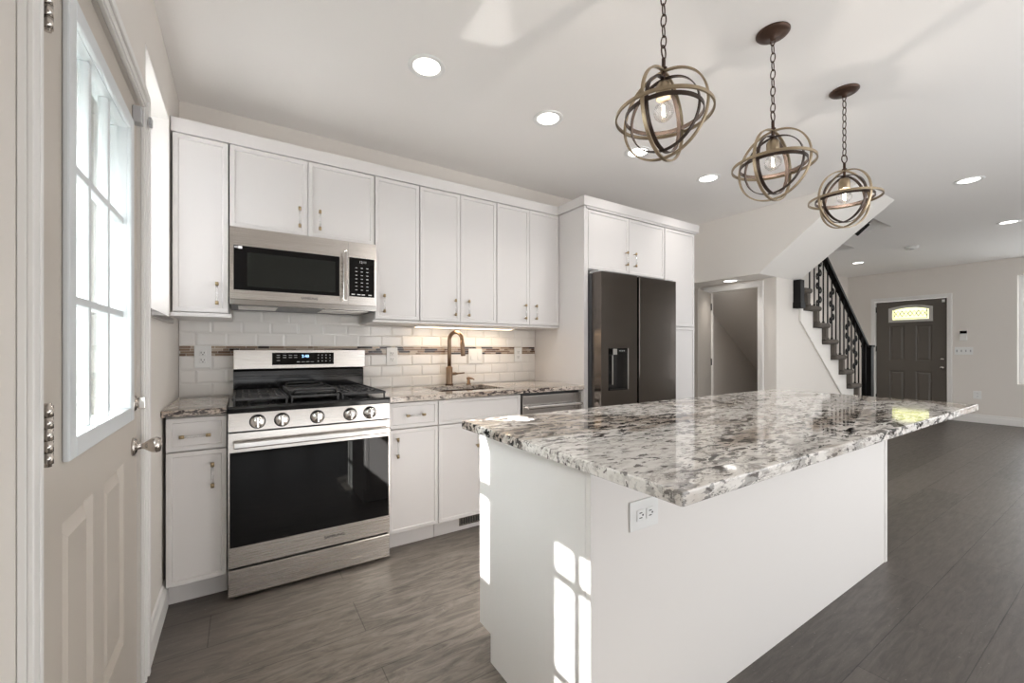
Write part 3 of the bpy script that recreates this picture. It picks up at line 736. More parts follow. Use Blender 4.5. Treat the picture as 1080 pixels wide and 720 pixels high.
for k in range(14): mb.box(1.509+k*0.018, 1.520+k*0.018, -0.5375, -0.5362, 0.040, 0.078)
mb.build('louvers', 'slot', vt)

# ---------------------------------------------------------------- countertops
mb = MB(); mb.box(0.002, 0.2425, -0.650, -0.0175, 0.884, 0.914, 0.003)
tag(mb.build('countertop', 'granite_beige', loc=(0.12, -0.33, 0.884)), 'small beige granite countertop left of the range', 'countertop')
SH = (1.385, 1.875, -0.515, -0.145)
mb = holed_slab('z', 0.884, 0.914, (1.009, 2.4885), (-0.650, -0.0175), [SH])
bmesh.ops.bevel(mb.bm, geom=[e for e in mb.bm.edges if len(e.link_faces) == 2 and e.calc_face_angle(0) > 1], offset=0.003, segments=2, affect='EDGES')
tag(mb.build('countertop', 'granite_beige', loc=(1.75, -0.33, 0.884)), 'long beige granite countertop holding the sink', 'countertop')
s_ = thing('kitchen_sink', (1.63, -0.33, 0.70), 'dark undermount sink set into the beige countertop', 'sink')
mb = MB()
x0, x1, y0, y1 = SH
mb.box(x0-0.012, x0-0.002, y0-0.012, y1+0.012, 0.70, 0.8835); mb.box(x1+0.002, x1+0.012, y0-0.012, y1+0.012, 0.70, 0.8835)
mb.box(x0-0.002, x1+0.002, y0-0.012, y0-0.002, 0.70, 0.8835); mb.box(x0-0.002, x1+0.002, y1+0.002, y1+0.012, 0.70, 0.8835); mb.box(x0-0.002, x1+0.002, y0-0.002, y1+0.002, 0.70, 0.71)
mb.build('basin', 'bronze', s_)
mb = MB(); mb.lathe((1.63, -0.33, 0.7105), [(0.045, 0), (0.045, 0.003), (0.03, 0.004), (0.028, 0.001), (0, 0.001)], 'z'); mb.build('drain', 'copper', s_)

fc = thing('kitchen_faucet', (1.635, -0.075, 0.914), 'brushed bronze gooseneck faucet behind the sink', 'faucet')
fx, fy = 1.635, -0.075
mb = MB(); mb.lathe((fx, fy, 0.9145), [(0.030, 0), (0.030, 0.006), (0.026, 0.010), (0.0255, 0.012), (0.0255, 0.135), (0.018, 0.142), (0.0, 0.142)], 'z'); mb.build('base', 'copper', fc)
mb = MB(); mb.lathe((fx, fy, 0.9147), [(0.0305, 0), (0.0305, 0.010), (0.0238, 0.0102)], 'z'); mb.build('base_ring', 'bronze', fc)
mb = MB()
R_ = 0.062; dirv = Vector((0.42, -0.907, 0)); ztop = 1.255
pts = [(fx, fy, 1.05), (fx, fy, 1.15), (fx, fy, ztop)]
for i in range(1, 17):
    a = PI*i/16
    p = Vector((fx, fy, ztop))+dirv*(R_-R_*math.cos(a))+Vector((0, 0, R_*math.sin(a))); pts.append(p)
endp = pts[-1]
mb.tube(pts, 0.0145, 16); mb.build('spout', 'copper', fc)
mb = MB()
dn = (Vector(pts[-1])-Vector(pts[-2])).normalized()
mb.tube([endp, endp+dn*0.02, endp+dn*0.024, endp+dn*0.10, endp+dn*0.118], [0.0145, 0.0155, 0.017, 0.0175, 0.016], 16); mb.build('spray_head', 'copper', fc)
mb = MB(); mb.cyl((fx+0.02, fy, 1.0), 0.0115, 0.035, 'x', 16); mb.tube([(fx+0.055, fy, 1.0), (fx+0.075, fy-0.002, 1.001), (fx+0.125, fy-0.005, 1.004)], [0.009, 0.006, 0.0055], 12); mb.build('handle', 'copper', fc)
sd = thing('soap_dispenser', (1.80, -0.075, 0.914), 'small bronze soap dispenser beside the gooseneck faucet', 'soap dispenser')
mb = MB(); mb.lathe((1.80, -0.075, 0.9145), [(0.020, 0), (0.020, 0.004), (0.013, 0.008), (0.013, 0.028), (0.009, 0.03), (0.009, 0.042), (0, 0.043)], 'z', 18); mb.build('base', 'copper', sd)
mb = MB(); mb.tube([(1.785, -0.07, 0.957), (1.80, -0.075, 0.962), (1.825, -0.09, 0.958), (1.838, -0.098, 0.948)], [0.010, 0.010, 0.006, 0.005], 10); mb.build('pump_nozzle', 'copper', sd)

# ---------------------------------------------------------------- backsplash
bs = thing('tile_backsplash', (1.25, -0.006, 0.914), 'glossy white subway tile backsplash with a brown mosaic band', 'backsplash')
mb = MB(); mb.box(0.002, 2.4885, -0.007, -0.0005, 0.9, 1.3515); mb.box(0.257, 0.989, -0.007, -0.0005, 1.3515, 1.42); mb.build('grout_bed', 'grout', bs)
mb = MB()
def bev_tile(x0, x1, z0, z1):
    b, yb, yf = 0.010, -0.0072, -0.0122
    A = [mb.bm.verts.new((x, yb, z)) for x, z in ((x0, z0), (x1, z0), (x1, z1), (x0, z1))]
    A1 = [mb.bm.verts.new((x, yb-0.0025, z)) for x, z in ((x0, z0), (x1, z0), (x1, z1), (x0, z1))]
    bx_ = min(b, (x1-x0)*0.3); bz = min(b, (z1-z0)*0.3)
    B = [mb.bm.verts.new((x, yf, z)) for x, z in ((x0+bx_, z0+bz), (x1-bx_, z0+bz), (x1-bx_, z1-bz), (x0+bx_, z1-bz))]
    for p, q in ((A, A1), (A1, B)):
        for i in range(4): mb.bm.faces.new((p[i], p[(i+1) % 4], q[(i+1) % 4], q[i]))
    mb.bm.faces.new(B)
rows = [(0.9145, 0.990), (0.992, 1.068), (1.070, 1.146), (1.208, 1.283), (1.285, 1.3513)]
for r, (z0, z1) in enumerate(rows):
    x = 0.003-(0.076 if r % 2 else 0.0)
    while x < 2.487:
        a, b = max(0.003, x), min(2.4875, x+0.150)
        if b-a > 0.012: bev_tile(a, b, z0-0.0004, z1+0.0004)
        x += 0.1512
x = 0.258
while x < 0.988:
    a, b = x, min(0.988, x+0.150)
    if b-a > 0.012: bev_tile(a, b, 1.3535, 1.4195)
    x += 0.1512
mb.build('subway_tiles', 'tile', bs)
mb = MB(); random.seed(5)
for k in range(4):
    z0 = 1.1485+k*0.0148; x = 0.004-random.random()*0.05
    while x < 2.486:
        w = random.choice([0.03, 0.05, 0.06, 0.08, 0.10])
        a, b = max(0.004, x), min(2.4865, x+w)
        if b-a > 0.006: mb.box(a, b, -0.013, -0.0072, z0, z0+0.0132, 0.0008, 1)
        x += w+0.0018
mb.build('mosaic_band', 'mosaic', bs)

# ---------------------------------------------------------------- outlets and switches
def outlet(x0, x1, z0, z1, yf, label, gangs=1, kinds=('duplex',), name='wall_outlet'):
    t = thing(name, ((x0+x1)/2, yf, (z0+z1)/2), label, 'outlet' if kinds[0] == 'duplex' and gangs == 1 else 'switch plate', 'plates on the tile backsplash')
    mb = MB(); mb.box(x0, x1, yf-0.006, yf-0.0003, z0, z1, 0.0025); mb.build('plate', 'white_plastic', t)
    w = (x1-x0)/gangs
    for g in range(gangs):
        xc = x0+(g+0.5)*w; zc = (z0+z1)/2
        if kinds[g] == 'duplex':
            for s in (1, -1):
                mb = MB(); mb.box(xc-0.0165, xc+0.0165, yf-0.0095, yf-0.0062, zc+s*0.021-0.0145, zc+s*0.021+0.0145, 0.003)
                mb.mi = 1
                mb.box(xc-0.009, xc-0.006, yf-0.0101, yf-0.0096, zc+s*0.021-0.002, zc+s*0.021+0.008); mb.box(xc+0.005, xc+0.008, yf-0.0101, yf-0.0096, zc+s*0.021-0.001, zc+s*0.021+0.007)
                mb.lathe((xc, yf-0.0096, zc+s*0.021-0.008), [(0.003, 0), (0.003, -0.0004)], 'y', 10)
                mb.build('receptacle', ['white_plastic', 'slot'], t)
        else:
            mb = MB(); mb.box(xc-0.0165, xc+0.0165, yf-0.0085, yf-0.0062, zc-0.033, zc+0.033, 0.001); mb.box(xc-0.014, xc+0.014, yf-0.0115, yf-0.0086, zc-0.030, zc+0.002, 0.001); mb.build('rocker_switch', 'white_plastic', t)
    return t
outlet(0.072, 0.152, 1.080, 1.208, -0.0168, 'white wall outlet on the backsplash left of the range')
outlet(1.172, 1.252, 1.072, 1.200, -0.0168, 'white wall outlet on the backsplash just right of the range')
outlet(1.826, 1.950, 1.073, 1.192, -0.0168, 'wide double switch plate on the backsplash behind the faucet', 2, ('rocker', 'rocker'), 'switch_plate')
outlet(2.264, 2.342, 1.083, 1.203, -0.0168, 'white wall outlet on the backsplash near the refrigerator panel')

# ---------------------------------------------------------------- gas range
RX0, RX1, RYF = 0.247, 1.003, -0.664
rg = thing('gas_range', ((RX0+RX1)/2, -0.35, 0.0), 'stainless steel gas range with black oven door', 'range')
mb = MB(); mb.box(RX0+0.002, RX1-0.002, -0.622, -0.03, 0.03, 0.895, 0.002); mb.build('body', 'black_plastic', rg)
for fx_ in (RX0+0.05, RX1-0.05):
    for fy_ in (-0.56, -0.1):
        mb = MB(); mb.cyl((fx_, fy_, 0.0005), 0.018, 0.029, 'z', 14); mb.build('foot', 'black_plastic', rg)
mb = MB(); mb.box(RX0, RX1, RYF, -0.623, 0.020, 0.146, 0.003); mb.build('drawer', 'steel', rg)
od = None
mb = holed_slab('y', RYF, -0.623, (RX0, RX1), (0.158, 0.790), [(RX0+0.006, RX1-0.006, 0.252, 0.700)])
od = mb.build('oven_door', 'steel', rg)
mb = MB(); mb.box(RX0+0.0065, RX1-0.0065, RYF-0.001, -0.624, 0.2525, 0.6995, 0.001); mb.build('oven_window', 'black_glass', od)
mb = MB(); mb.box(RX0+0.02, RX1-0.006, RYF-0.042, RYF-0.024, 0.722, 0.754, 0.006)
for x in (RX0+0.035, RX1-0.045): mb.box(x, x+0.022, RYF-0.026, RYF-0.0003, 0.726, 0.750, 0.003)
mb.build('handle', 'steel_bright', od)
text_obj('SAMSUNG', 0.022, 'badge', 'badge', od, (0.712, RYF-0.0008, 0.205))
mb = MB(); mb.prism([(-0.623, 0.798), (-0.662, 0.798), (-0.655, 0.882), (-0.623, 0.886)], 'x', RX0, RX1); mb.build('control_panel', 'steel', rg)
for x in (0.365, 0.469, 0.630, 0.792, 0.895):
    mb = MB(); mb.lathe((x, -0.6595, 0.838), [(0.031, 0), (0.031, -0.004), (0.029, -0.006), (0.0275, -0.026), (0.025, -0.030), (0, -0.030)], 'y', 28)
    mb.box(x-0.0045, x+0.0045, -0.699, -0.688, 0.814, 0.862, 0.002); mb.mi = 1
    mb.lathe((x, -0.6592, 0.838), [(0.0345, 0), (0.0345, -0.0025), (0.0315, -0.0026)], 'y', 28); mb.mi = 0
    mb.build('knob', ['steel_bright', 'black_plastic'], rg)
mb = MB(); mb.prism([(-0.668, 0.886), (-0.672, 0.905), (-0.660, 0.916), (-0.075, 0.916), (-0.075, 0.897), (-0.62, 0.897), (-0.625, 0.886)], 'x', RX0-0.001, RX1+0.001); mb.build('cooktop', 'enamel', rg)
mb = MB(); mb.prism([(-0.030, 0.92), (-0.074, 0.92), (-0.074, 1.055), (-0.062, 1.066), (-0.030, 1.066)], 'x', RX0+0.012, RX1-0.004); mb.box(RX0+0.02, RX1-0.012, -0.084, -0.0745, 1.010, 1.026, 0.003); mb.build('back_vent', 'enamel', rg)
bgp = MB(); bgp.box(RX0+0.012, RX1+0.005, -0.085, -0.030, 1.067, 1.184, 0.004); bg_ = bgp.build('backguard', 'steel', rg)
mb = MB(); mb.box(0.457, 0.808, -0.0865, -0.0853, 1.091, 1.166, 0.0005); dp = mb.build('display', 'black_glass', bg_)
text_obj('2:40', 0.024, 'clock_digits', 'display', bg_, (0.640, -0.0872, 1.143), depth=0.0002)
def print_cluster(pts, w, h, y0, y1, parent, name):
    mb = MB()
    for tx, tz in pts: mb.box(tx-w, tx+w, y0, y1, tz-h, tz+h)
    mb.build(name, 'print', parent)
print_cluster([(0.490, 1.150), (0.525, 1.150), (0.556, 1.150), (0.585, 1.150), (0.490, 1.136), (0.525, 1.136), (0.556, 1.136), (0.585, 1.136), (0.490, 1.118)], 0.009, 0.0015, -0.0870, -0.0866, bg_, 'mode_print')
print_cluster([(0.600, 1.108), (0.628, 1.108), (0.655, 1.108), (0.680, 1.108)], 0.009, 0.0015, -0.0870, -0.0866, bg_, 'timer_print')
print_cluster([(tx, tz) for tx in (0.715, 0.738, 0.761, 0.785) for tz in (1.150, 1.132, 1.112)], 0.003, 0.0025, -0.0870, -0.0866, bg_, 'number_print')
def grate(x0, x1, name='grate'):
    mb = MB(); z0, z1 = 0.938, 0.952; y0, y1 = -0.635, -0.105
    for x in (x0, x1-0.012): mb.box(x, x+0.012, y0, y1, z0, z1, 0.003)
    for y in (y0, y1-0.012): mb.box(x0+0.012, x1-0.012, y, y+0.012, z0, z1, 0.003)
    mb.box(x0+0.012, x1-0.012, -0.376, -0.364, z0, z1, 0.003)
    xc = (x0+x1)/2
    for yc in (-0.50, -0.235):
        for dx in (-0.075, -0.045, 0.045, 0.075): mb.box(xc+dx-0.005, xc+dx+0.005, yc-0.105, yc+0.105, z0+0.001, z1, 0.002)
        for dy in (-0.05, 0.05): mb.box(x0+0.012, x1-0.012, yc+dy-0.005, yc+dy+0.005, z0+0.002, z1-0.001, 0.002)
        mb.box(xc-0.005, xc+0.005, yc-0.105, yc-0.035, z0+0.001, z1, 0.002); mb.box(xc-0.005, xc+0.005, yc+0.035, yc+0.105, z0+0.001, z1, 0.002)
    for x in (x0+0.004, x1-0.012):
        for y in (y0+0.002, y1-0.010): mb.box(x, x+0.008, y, y+0.008, 0.9165, z0+0.001)
    mb.build(name, 'iron', rg)
grate(0.262, 0.500); grate(0.752, 0.990)
mb = MB()
for x in (0.510, 0.730): mb.box(x, x+0.012, -0.635, -0.105, 0.938, 0.952, 0.003)
for y in (-0.635, -0.117): mb.box(0.522, 0.730, y, y+0.012, 0.938, 0.952, 0.003)
for x in (0.512, 0.732):
    for y in (-0.630, -0.116): mb.box(x, x+0.008, y, y+0.008, 0.9165, 0.939)
mb.build('grate', 'iron', rg)
mb = MB(); mb.box(0.505, 0.748, -0.59, -0.17, 0.953, 0.962, 0.003)
mb.box(0.505, 0.517, -0.59, -0.17, 0.962, 0.972, 0.003); mb.box(0.736, 0.748, -0.59, -0.17, 0.962, 0.972, 0.003); mb.box(0.517, 0.736, -0.182, -0.17, 0.962, 0.972, 0.003)
for y, s in ((-0.592, -1), (-0.168, 1)):
    mb.tube([(0.520, y, 0.958), (0.530, y+s*0.045, 0.978), (0.545, y+s*0.055, 0.981), (0.708, y+s*0.055, 0.981), (0.723, y+s*0.045, 0.978), (0.733, y, 0.958)], 0.006, 10)
o = mb.build('griddle', 'iron', rg)
for x, y, r in ((0.381, -0.50, 0.042), (0.381, -0.235, 0.034), (0.871, -0.50, 0.045), (0.871, -0.235, 0.034), (0.626, -0.37, 0.04)):
    mb = MB(); mb.lathe((x, y, 0.9165), [(r+0.012, 0), (r+0.012, 0.006), (r, 0.008), (r, 0.014), (r-0.006, 0.019), (0, 0.019)], 'z', 24); mb.build('burner', 'iron', rg)

# ---------------------------------------------------------------- microwave
MX0, MX1, MYF, MZ0, MZ1 = 0.2475, 0.9985, -0.405, 1.422, 1.828
mw = thing('microwave', ((MX0+MX1)/2, -0.2, MZ0), 'stainless steel over-the-range microwave above the gas range', 'microwave')
mb = MB(); mb.box(MX0+0.002, MX1-0.002, MYF+0.031, -0.012, MZ0+0.012, MZ1, 0.002); mb.build('body', 'steel', mw)
XD = 0.833
mb = holed_slab('y', MYF, MYF+0.030, (MX0, XD-0.001), (MZ0+0.03, MZ1), [(0.265, 0.785, 1.499, 1.732)]); md = mb.build('door', 'steel', mw)
mb = MB(); mb.box(0.2655, 0.7845, MYF+0.002, MYF+0.028, 1.4995, 1.7315); win = mb.build('door_window', 'black_glass', md)
mb = MB(); mb.box(0.325, 0.762, MYF+0.0012, MYF+0.0019, 1.520, 1.700); mb.build('window_screen', simple('dark_window_screen', (0.012, 0.013, 0.011), 0.3, var=0.05, spec=0.25), md)
mb = MB(); mb.box(0.268, 0.284, MYF+0.0005, MYF+0.0018, 1.718, 1.728); mb.mi = 1; mb.box(0.285, 0.303, MYF+0.0005, MYF+0.0018, 1.716, 1.730); mb.build('sticker', ['grey_plastic', 'white_plastic'], md)
mb = MB(); mb.box(0.797, 0.823, MYF-0.040, MYF-0.024, 1.470, 1.765, 0.006)
for z in (1.485, 1.735): mb.box(0.801, 0.819, MYF-0.026, MYF-0.0003, z, z+0.016, 0.003)
mb.build('handle', 'steel_bright', md)
text_obj('SAMSUNG', 0.019, 'badge', 'badge', md, (0.625, MYF-0.0008, 1.474))
mb = holed_slab('y', MYF, MYF+0.030, (XD+0.001, MX1), (MZ0+0.03, MZ1), [(0.838, 0.986, 1.503, 1.736)]); cp = mb.build('control_panel', 'steel', mw)
mb = MB(); mb.box(0.8385, 0.9855, MYF+0.001, MYF+0.028, 1.5035, 1.7355); mb.build('keypad', 'black_glass', cp)
text_obj('12:11', 0.020, 'clock_digits', 'print', cp, (0.918, MYF+0.0004, 1.712), depth=0.0002)
print_cluster([(0.880+i*0.032, 1.676-j*0.022) for i in range(3) for j in range(7)], 0.006, 0.0018, MYF+0.0001, MYF+0.0009, cp, 'number_print')
print_cluster([(x, 1.516) for x in (0.862, 0.895, 0.920, 0.960)], 0.010, 0.003, MYF+0.0001, MYF+0.0009, cp, 'start_print')
mb = MB(); mb.box(MX0, MX1, MYF+0.004, MYF+0.030, MZ0, MZ0+0.0295, 0.002); mb.build('lower_grille', 'dw_steel', mw)
mb = MB(); mb.box(MX0+0.004, MX1-0.004, MYF+0.035, -0.012, MZ0-0.001, MZ0+0.0115); mb.build('underside', 'black_plastic', mw)
for a, b in ((0.285, 0.470), (0.700, 0.960)):
    mb = MB(); mb.box(a, b, MYF+0.045, -0.14, MZ0-0.006, MZ0-0.0015, 0.001); mb.build('grease_filter', 'steel', mw)

# ---------------------------------------------------------------- dishwasher
dwm = thing('dishwasher', (2.21, -0.3, 0.0), 'dark stainless dishwasher right of the sink cabinet', 'dishwasher')
mb = MB(); mb.box(1.940, 2.486, -0.585, -0.03, 0.01, 0.878); mb.build('body', 'black_plastic', dwm)
mb = MB(); mb.box(1.942, 2.484, -0.622, -0.586, 0.11, 0.862, 0.004); dd = mb.build('door', 'dw_steel', dwm)
mb = MB(); mb.box(1.965, 2.462, -0.665, -0.645, 0.770, 0.792, 0.006)
for x in (1.975, 2.435): mb.box(x, x+0.018, -0.647, -0.6223, 0.773, 0.789, 0.003)
mb.build('handle', 'steel_bright', dd)
mb = MB(); mb.box(1.944, 2.482, -0.545, -0.5855, 0.012, 0.10); mb.build('kick_plate', 'black_plastic', dwm)

# ---------------------------------------------------------------- refrigerator
FRY = -0.770
rf = thing('refrigerator', (2.99, -0.38, 0.0), 'black stainless side by side refrigerator with water dispenser', 'refrigerator')
mb = MB(); mb.box(2.536, 3.436, -0.672, -0.03, 0.02, 1.765, 0.004); mb.build('body', simple('dark_grey_fridge_case', (0.05, 0.05, 0.052), 0.4, bump=0.02), rf)
for x in (2.58, 3.39):
    for y in (-0.62, -0.1):
        mb = MB(); mb.cyl((x, y, 0.0005), 0.02, 0.019, 'z', 12); mb.build('foot', 'black_plastic', rf)
DI = (2.618, 2.842, 0.875, 1.197)
mb = holed_slab('y', FRY, -0.676, (2.545, 2.938), (0.045, 1.768), [DI])
es = [e for e in mb.bm.edges if len(e.link_faces) == 2 and e.calc_face_angle(0) > 1]
bmesh.ops.bevel(mb.bm, geom=es, offset=0.006, segments=3, affect='EDGES')
ld = mb.build('freezer_door', 'black_steel', rf)
mb = MB(); mb.box(DI[0]+0.001, DI[1]-0.001, -0.715, -0.680, DI[2]+0.001, DI[3]-0.001); mb.box(DI[0]+0.02, DI[1]-0.02, FRY+0.004, -0.7155, DI[2]+0.002, DI[2]+0.012)
dsp = mb.build('dispenser', 'enamel', ld)
mb = MB(); mb.box(DI[1]-0.014, DI[1]-0.002, FRY-0.001, -0.716, DI[2]+0.002, DI[3]-0.002); mb.box(DI[0]+0.060, DI[0]+0.105, FRY+0.008, -0.716, DI[3]-0.05, DI[3]-0.006); mb.box(DI[0]+0.078, DI[0]+0.090, FRY+0.035, -0.716, DI[2]+0.04, DI[3]-0.055)
mb.build('dispenser_trim', 'dw_steel', ld)
mb = MB(); mb.box(DI[0]+0.11, DI[1]-0.02, FRY+0.003, -0.716, DI[3]-0.035, DI[3]-0.008); mb.build('dispenser_controls', 'black_glass', ld)
mb = MB()
for k in range(3): mb.box(DI[0]+0.125+k*0.022, DI[0]+0.135+k*0.022, FRY+0.0024, FRY+0.0029, DI[3]-0.024, DI[3]-0.018)
mb.build('control_icons', 'print', ld)
mb = MB(); mb.box(2.962, 3.432, FRY, -0.676, 0.045, 1.768, 0.006, 3); rd = mb.build('refrigerator_door', 'black_steel', rf)
mb = MB(); mb.box(2.9385, 2.9615, -0.742, -0.690, 0.60, 1.42); mb.build('handle_recess', 'black_plastic', rf)
mb = MB(); mb.box(2.9385, 2.9615, -0.750, -0.690, 1.42, 1.755); mb.build('door_gap', 'black_plastic', rf)
for x in (2.575, 3.40):
    mb = MB(); mb.box(x-0.03, x+0.03, -0.74, -0.64, 1.769, 1.785, 0.003); mb.build('hinge_cover', 'grey_plastic', rf)

# ---------------------------------------------------------------- island
IX0, IX1, IY0, IY1 = 1.093, 3.338, -2.190, -1.565
isl = thing('kitchen_island', ((IX0+IX1)/2, (IY0+IY1)/2, 0.0), 'white panelled kitchen island base in the middle of the room', 'island')
mb = MB(); mb.prism([(IY0+0.02, 0.001), (IY1-0.085, 0.001), (IY1-0.085, 0.108), (IY1-0.021, 0.108), (IY1-0.021, 0.883), (IY0+0.02, 0.883)], 'x', IX0+0.018, IX1-0.018); mb.build('body', 'island', isl)
mb = MB(); mb.prism([(IY0+0.02, 0.001), (IY1-0.085, 0.001), (IY1-0.085, 0.108), (IY1, 0.108), (IY1, 0.883), (IY0+0.02, 0.883)], 'x', IX0, IX0+0.0175); mb.build('end_panel', 'island', isl)
mb = MB(); mb.prism([(IY0+0.02, 0.001), (IY1-0.085, 0.001), (IY1-0.085, 0.108), (IY1, 0.108), (IY1, 0.883), (IY0+0.02, 0.883)], 'x', IX1-0.0175, IX1); mb.build('end_panel', 'island', isl)
mb = MB(); mb.box(IX0, IX1, IY0, IY0+0.0195, 0.001, 0.883, 0.001); mb.build('seating_panel', 'island', isl)
mb = MB(); mb.box(IX0-0.003, IX0+0.030, IY0-0.004, IY0-0.0003, 0.001, 0.883, 0.001); mb.build('corner_trim', 'island', isl)
mb = MB(); mb.box(IX1-0.030, IX1+0.003, IY0-0.004, IY0-0.0003, 0.001, 0.883, 0.001); mb.build('corner_trim', 'island', isl)
for i in range(4):
    a = IX0+0.02+i*(IX1-IX0-0.04)/4; b = IX0+0.02+(i+1)*(IX1-IX0-0.04)/4
    mb = MB()
    mb.box(a+0.002, b-0.002, IY1-0.0205, IY1-0.002, 0.115, 0.875, 0.002); mb.build('door', 'island', isl)
mb = MB(); mb.box(1.005, 3.372, -2.535, -1.580, 0.884, 0.914, 0.004, 3)
tag(mb.build('island_countertop', 'granite', loc=(2.19, -2.06, 0.884)), 'white granite island countertop with black and brown flecks', 'countertop')
# outlet on the island front, turned sideways
t = thing('island_outlet', (1.305, IY0, 0.697), 'white outlet on the island front under the countertop overhang', 'outlet')
mb = MB(); mb.box(1.243, 1.368, IY0-0.0062, IY0-0.0005, 0.655, 0.742, 0.0025); mb.build('plate', 'white_plastic', t)
for s in (1, -1):
    xc, zc = 1.3055+s*0.021, 0.6985
    mb = MB(); mb.box(xc-0.0155, xc+0.0155, IY0-0.0095, IY0-0.0064, zc-0.0165, zc+0.0165, 0.004); mb.mi = 1
    mb.box(xc-0.006, xc+0.006, IY0-0.0102, IY0-0.0096, zc+0.006, zc+0.0085); mb.box(xc-0.006, xc+0.006, IY0-0.0102, IY0-0.0096, zc-0.0085, zc-0.006); mb.lathe((xc+0.009, IY0-0.0096, zc), [(0.003, 0), (0.003, -0.0005)], 'y', 10)
    mb.mi = 1
    mb.build('receptacle', ['white_plastic', 'slot'], t)

# ---------------------------------------------------------------- pendants
def link_pts(c, R, H, vert_axis):
    pts = []
    for i in range(20):
        a = 2*PI*i/20; u, w = R*math.cos(a), H*math.sin(a)
        pts.append((c[0]+(u if vert_axis == 'x' else 0), c[1]+(u if vert_axis == 'y' else 0), c[2]+w))
    return pts
def make_pendant(label):
    t = thing('pendant_light', (0, 0, 2.002), label, 'pendant light', 'orb pendants over the island')
    c = (0, 0, 2.002)
    def ring(R, w, th, ax, mat): mb = MB(); mb.band(c, R, w, th, ax); return mb.build('ring', mat, t)
    for k, ax in enumerate(((1, 0, 0), (0, 1, 0))): ring(0.152+0.002*k, 0.011, 0.006, ax, 'gold_ring')
    ring(0.162, 0.011, 0.006, (0, 0, 1), 'gold_ring')
    for k, ax in enumerate(((1, 0, 0), (0, 1, 0))): ring(0.124+0.002*k, 0.014, 0.0035, ax, 'bronze_ring')
    ring(0.130, 0.014, 0.0035, (0, 0, 1), 'bronze_ring')
    mb = MB(); mb.cyl((0, 0, 2.110), 0.0065, 0.090, 'z', 12); mb.lathe((0, 0, 2.160), [(0.012, 0), (0.012, 0.006), (0.0065, 0.01)], 'z', 14); mb.build('stem', 'bronze', t)
    mb = MB(); mb.lathe((0, 0, 2.058), [(0.024, 0), (0.026, 0.002), (0.026, 0.045), (0.018, 0.056), (0.007, 0.060)], 'z', 24); mb.build('socket', 'gold_ring', t)
    mb = MB(); prof = [(0.012, 0), (0.013, -0.012)]
    for i in range(1, 13):
        a = PI*(0.16+0.84*i/12); prof.append((0.034*math.sin(a), -0.046+0.034*math.cos(a)))
    mb.lathe((0, 0, 2.0585), prof, 'z', 24, cap=False); bl = mb.build('bulb', 'bulb', t)
    mb = MB()
    for s in (-1, 1): mb.cyl((s*0.006, 0, 2.000), 0.0022, 0.034, 'z', 8)
    mb.build('filament', 'filament', bl)
    mb = MB(); zs = 2.200; k = 0
    mb.tube(link_pts((0, 0, zs+0.022), 0.016, 0.022, 'x'), 0.0028, 8, True)
    zz = zs+0.044-0.005; k = 1
    while zz < ZC-0.052:
        mb.tube(link_pts((0, 0, zz+0.019), 0.0095, 0.021, 'y' if k % 2 else 'x'), 0.0024, 8, True); zz += 0.0375; k += 1
    mb.build('chain', 'bronze', t)
    mb = MB(); mb.lathe((0, 0, ZC-0.0075), [(0.067, 0), (0.067, -0.004), (0.062, -0.010), (0.042, -0.017), (0.012, -0.022), (0.010, -0.034), (0.0, -0.036)], 'z', 36); mb.build('canopy', 'bronze', t)
    l = bpy.data.lights.new('bulb_light', 'POINT'); l.energy = 2.2; l.color = (1, 0.93, 0.85); l.shadow_soft_size = 0.004
    o = bpy.data.objects.new('bulb_light', l); COL.objects.link(o); o.parent = t; o.location = (0, 0, -0.005)
    return t
PL = ['orb pendant light nearest the camera, its canopy above the picture', 'middle orb pendant light over the island', 'farthest orb pendant light, in front of the sloped stair soffit']
p0 = make_pendant(PL[0])
for i, (x, y, rz) in enumerate(((1.545, -2.08, 12), (2.297, -2.085, -1), (3.075, -2.085, -26))):
    p = p0 if i == 0 else copy_tree(p0)
    p.location = (x, y, 2.009); p.rotation_euler = (0, 0, math.radians(rz)); p['label'] = PL[i]

# ---------------------------------------------------------------- recessed lights
def make_recessed(z):
    t = thing('recessed_light', (0, 0, z), 'x', 'ceiling light', 'recessed ceiling lights')
    mb = MB(); mb.lathe((0, 0, z-0.0003), [(0.092, 0), (0.092, -0.004), (0.086, -0.007), (0.068, -0.004), (0.066, -0.002)], 'z', 36, cap=False); mb.build('trim_ring', 'white_plastic', t)
    mb = MB(); mb.lathe((0, 0, z-0.0004), [(0.067, 0), (0.067, -0.0022), (0, -0.0026)], 'z', 32); mb.build('lens', 'lens', t)
    l = bpy.data.lights.new('downlight', 'AREA'); l.shape = 'DISK'; l.size = 0.12; l.energy = LAMP; l.color = (1, 0.95, 0.90); l.spread = math.radians(115)
    o = bpy.data.objects.new('downlight', l); COL.objects.link(o); o.parent = t; o.location = (0, 0, -0.009)
    return t
RL = [((1.079, -1.033, ZC), 'recessed ceiling light nearest the entry door', 1.0), ((1.880, -0.988, ZC), 'recessed ceiling light second from the entry door in the kitchen row', 1.0),
      ((2.690, -0.988, ZC), 'recessed ceiling light seen through the rings of the nearest pendant', 1.0), ((3.547, -0.992, ZC), 'recessed ceiling light above the front of the pantry, last of the kitchen row', 1.6),
      ((5.417, -2.152, ZC), 'recessed living room light right of the farthest pendant', 4.0), ((7.464, -2.105, ZC), 'recessed living room light nearest the right edge of the picture', 4.0),
      ((8.762, -0.335, ZC), 'recessed living room light above the stair handrail near the front door', 4.0), ((4.84, -0.44, 1.945), 'recessed light in the low landing soffit above the closet door', 1.6)]
r0 = make_recessed(ZC)
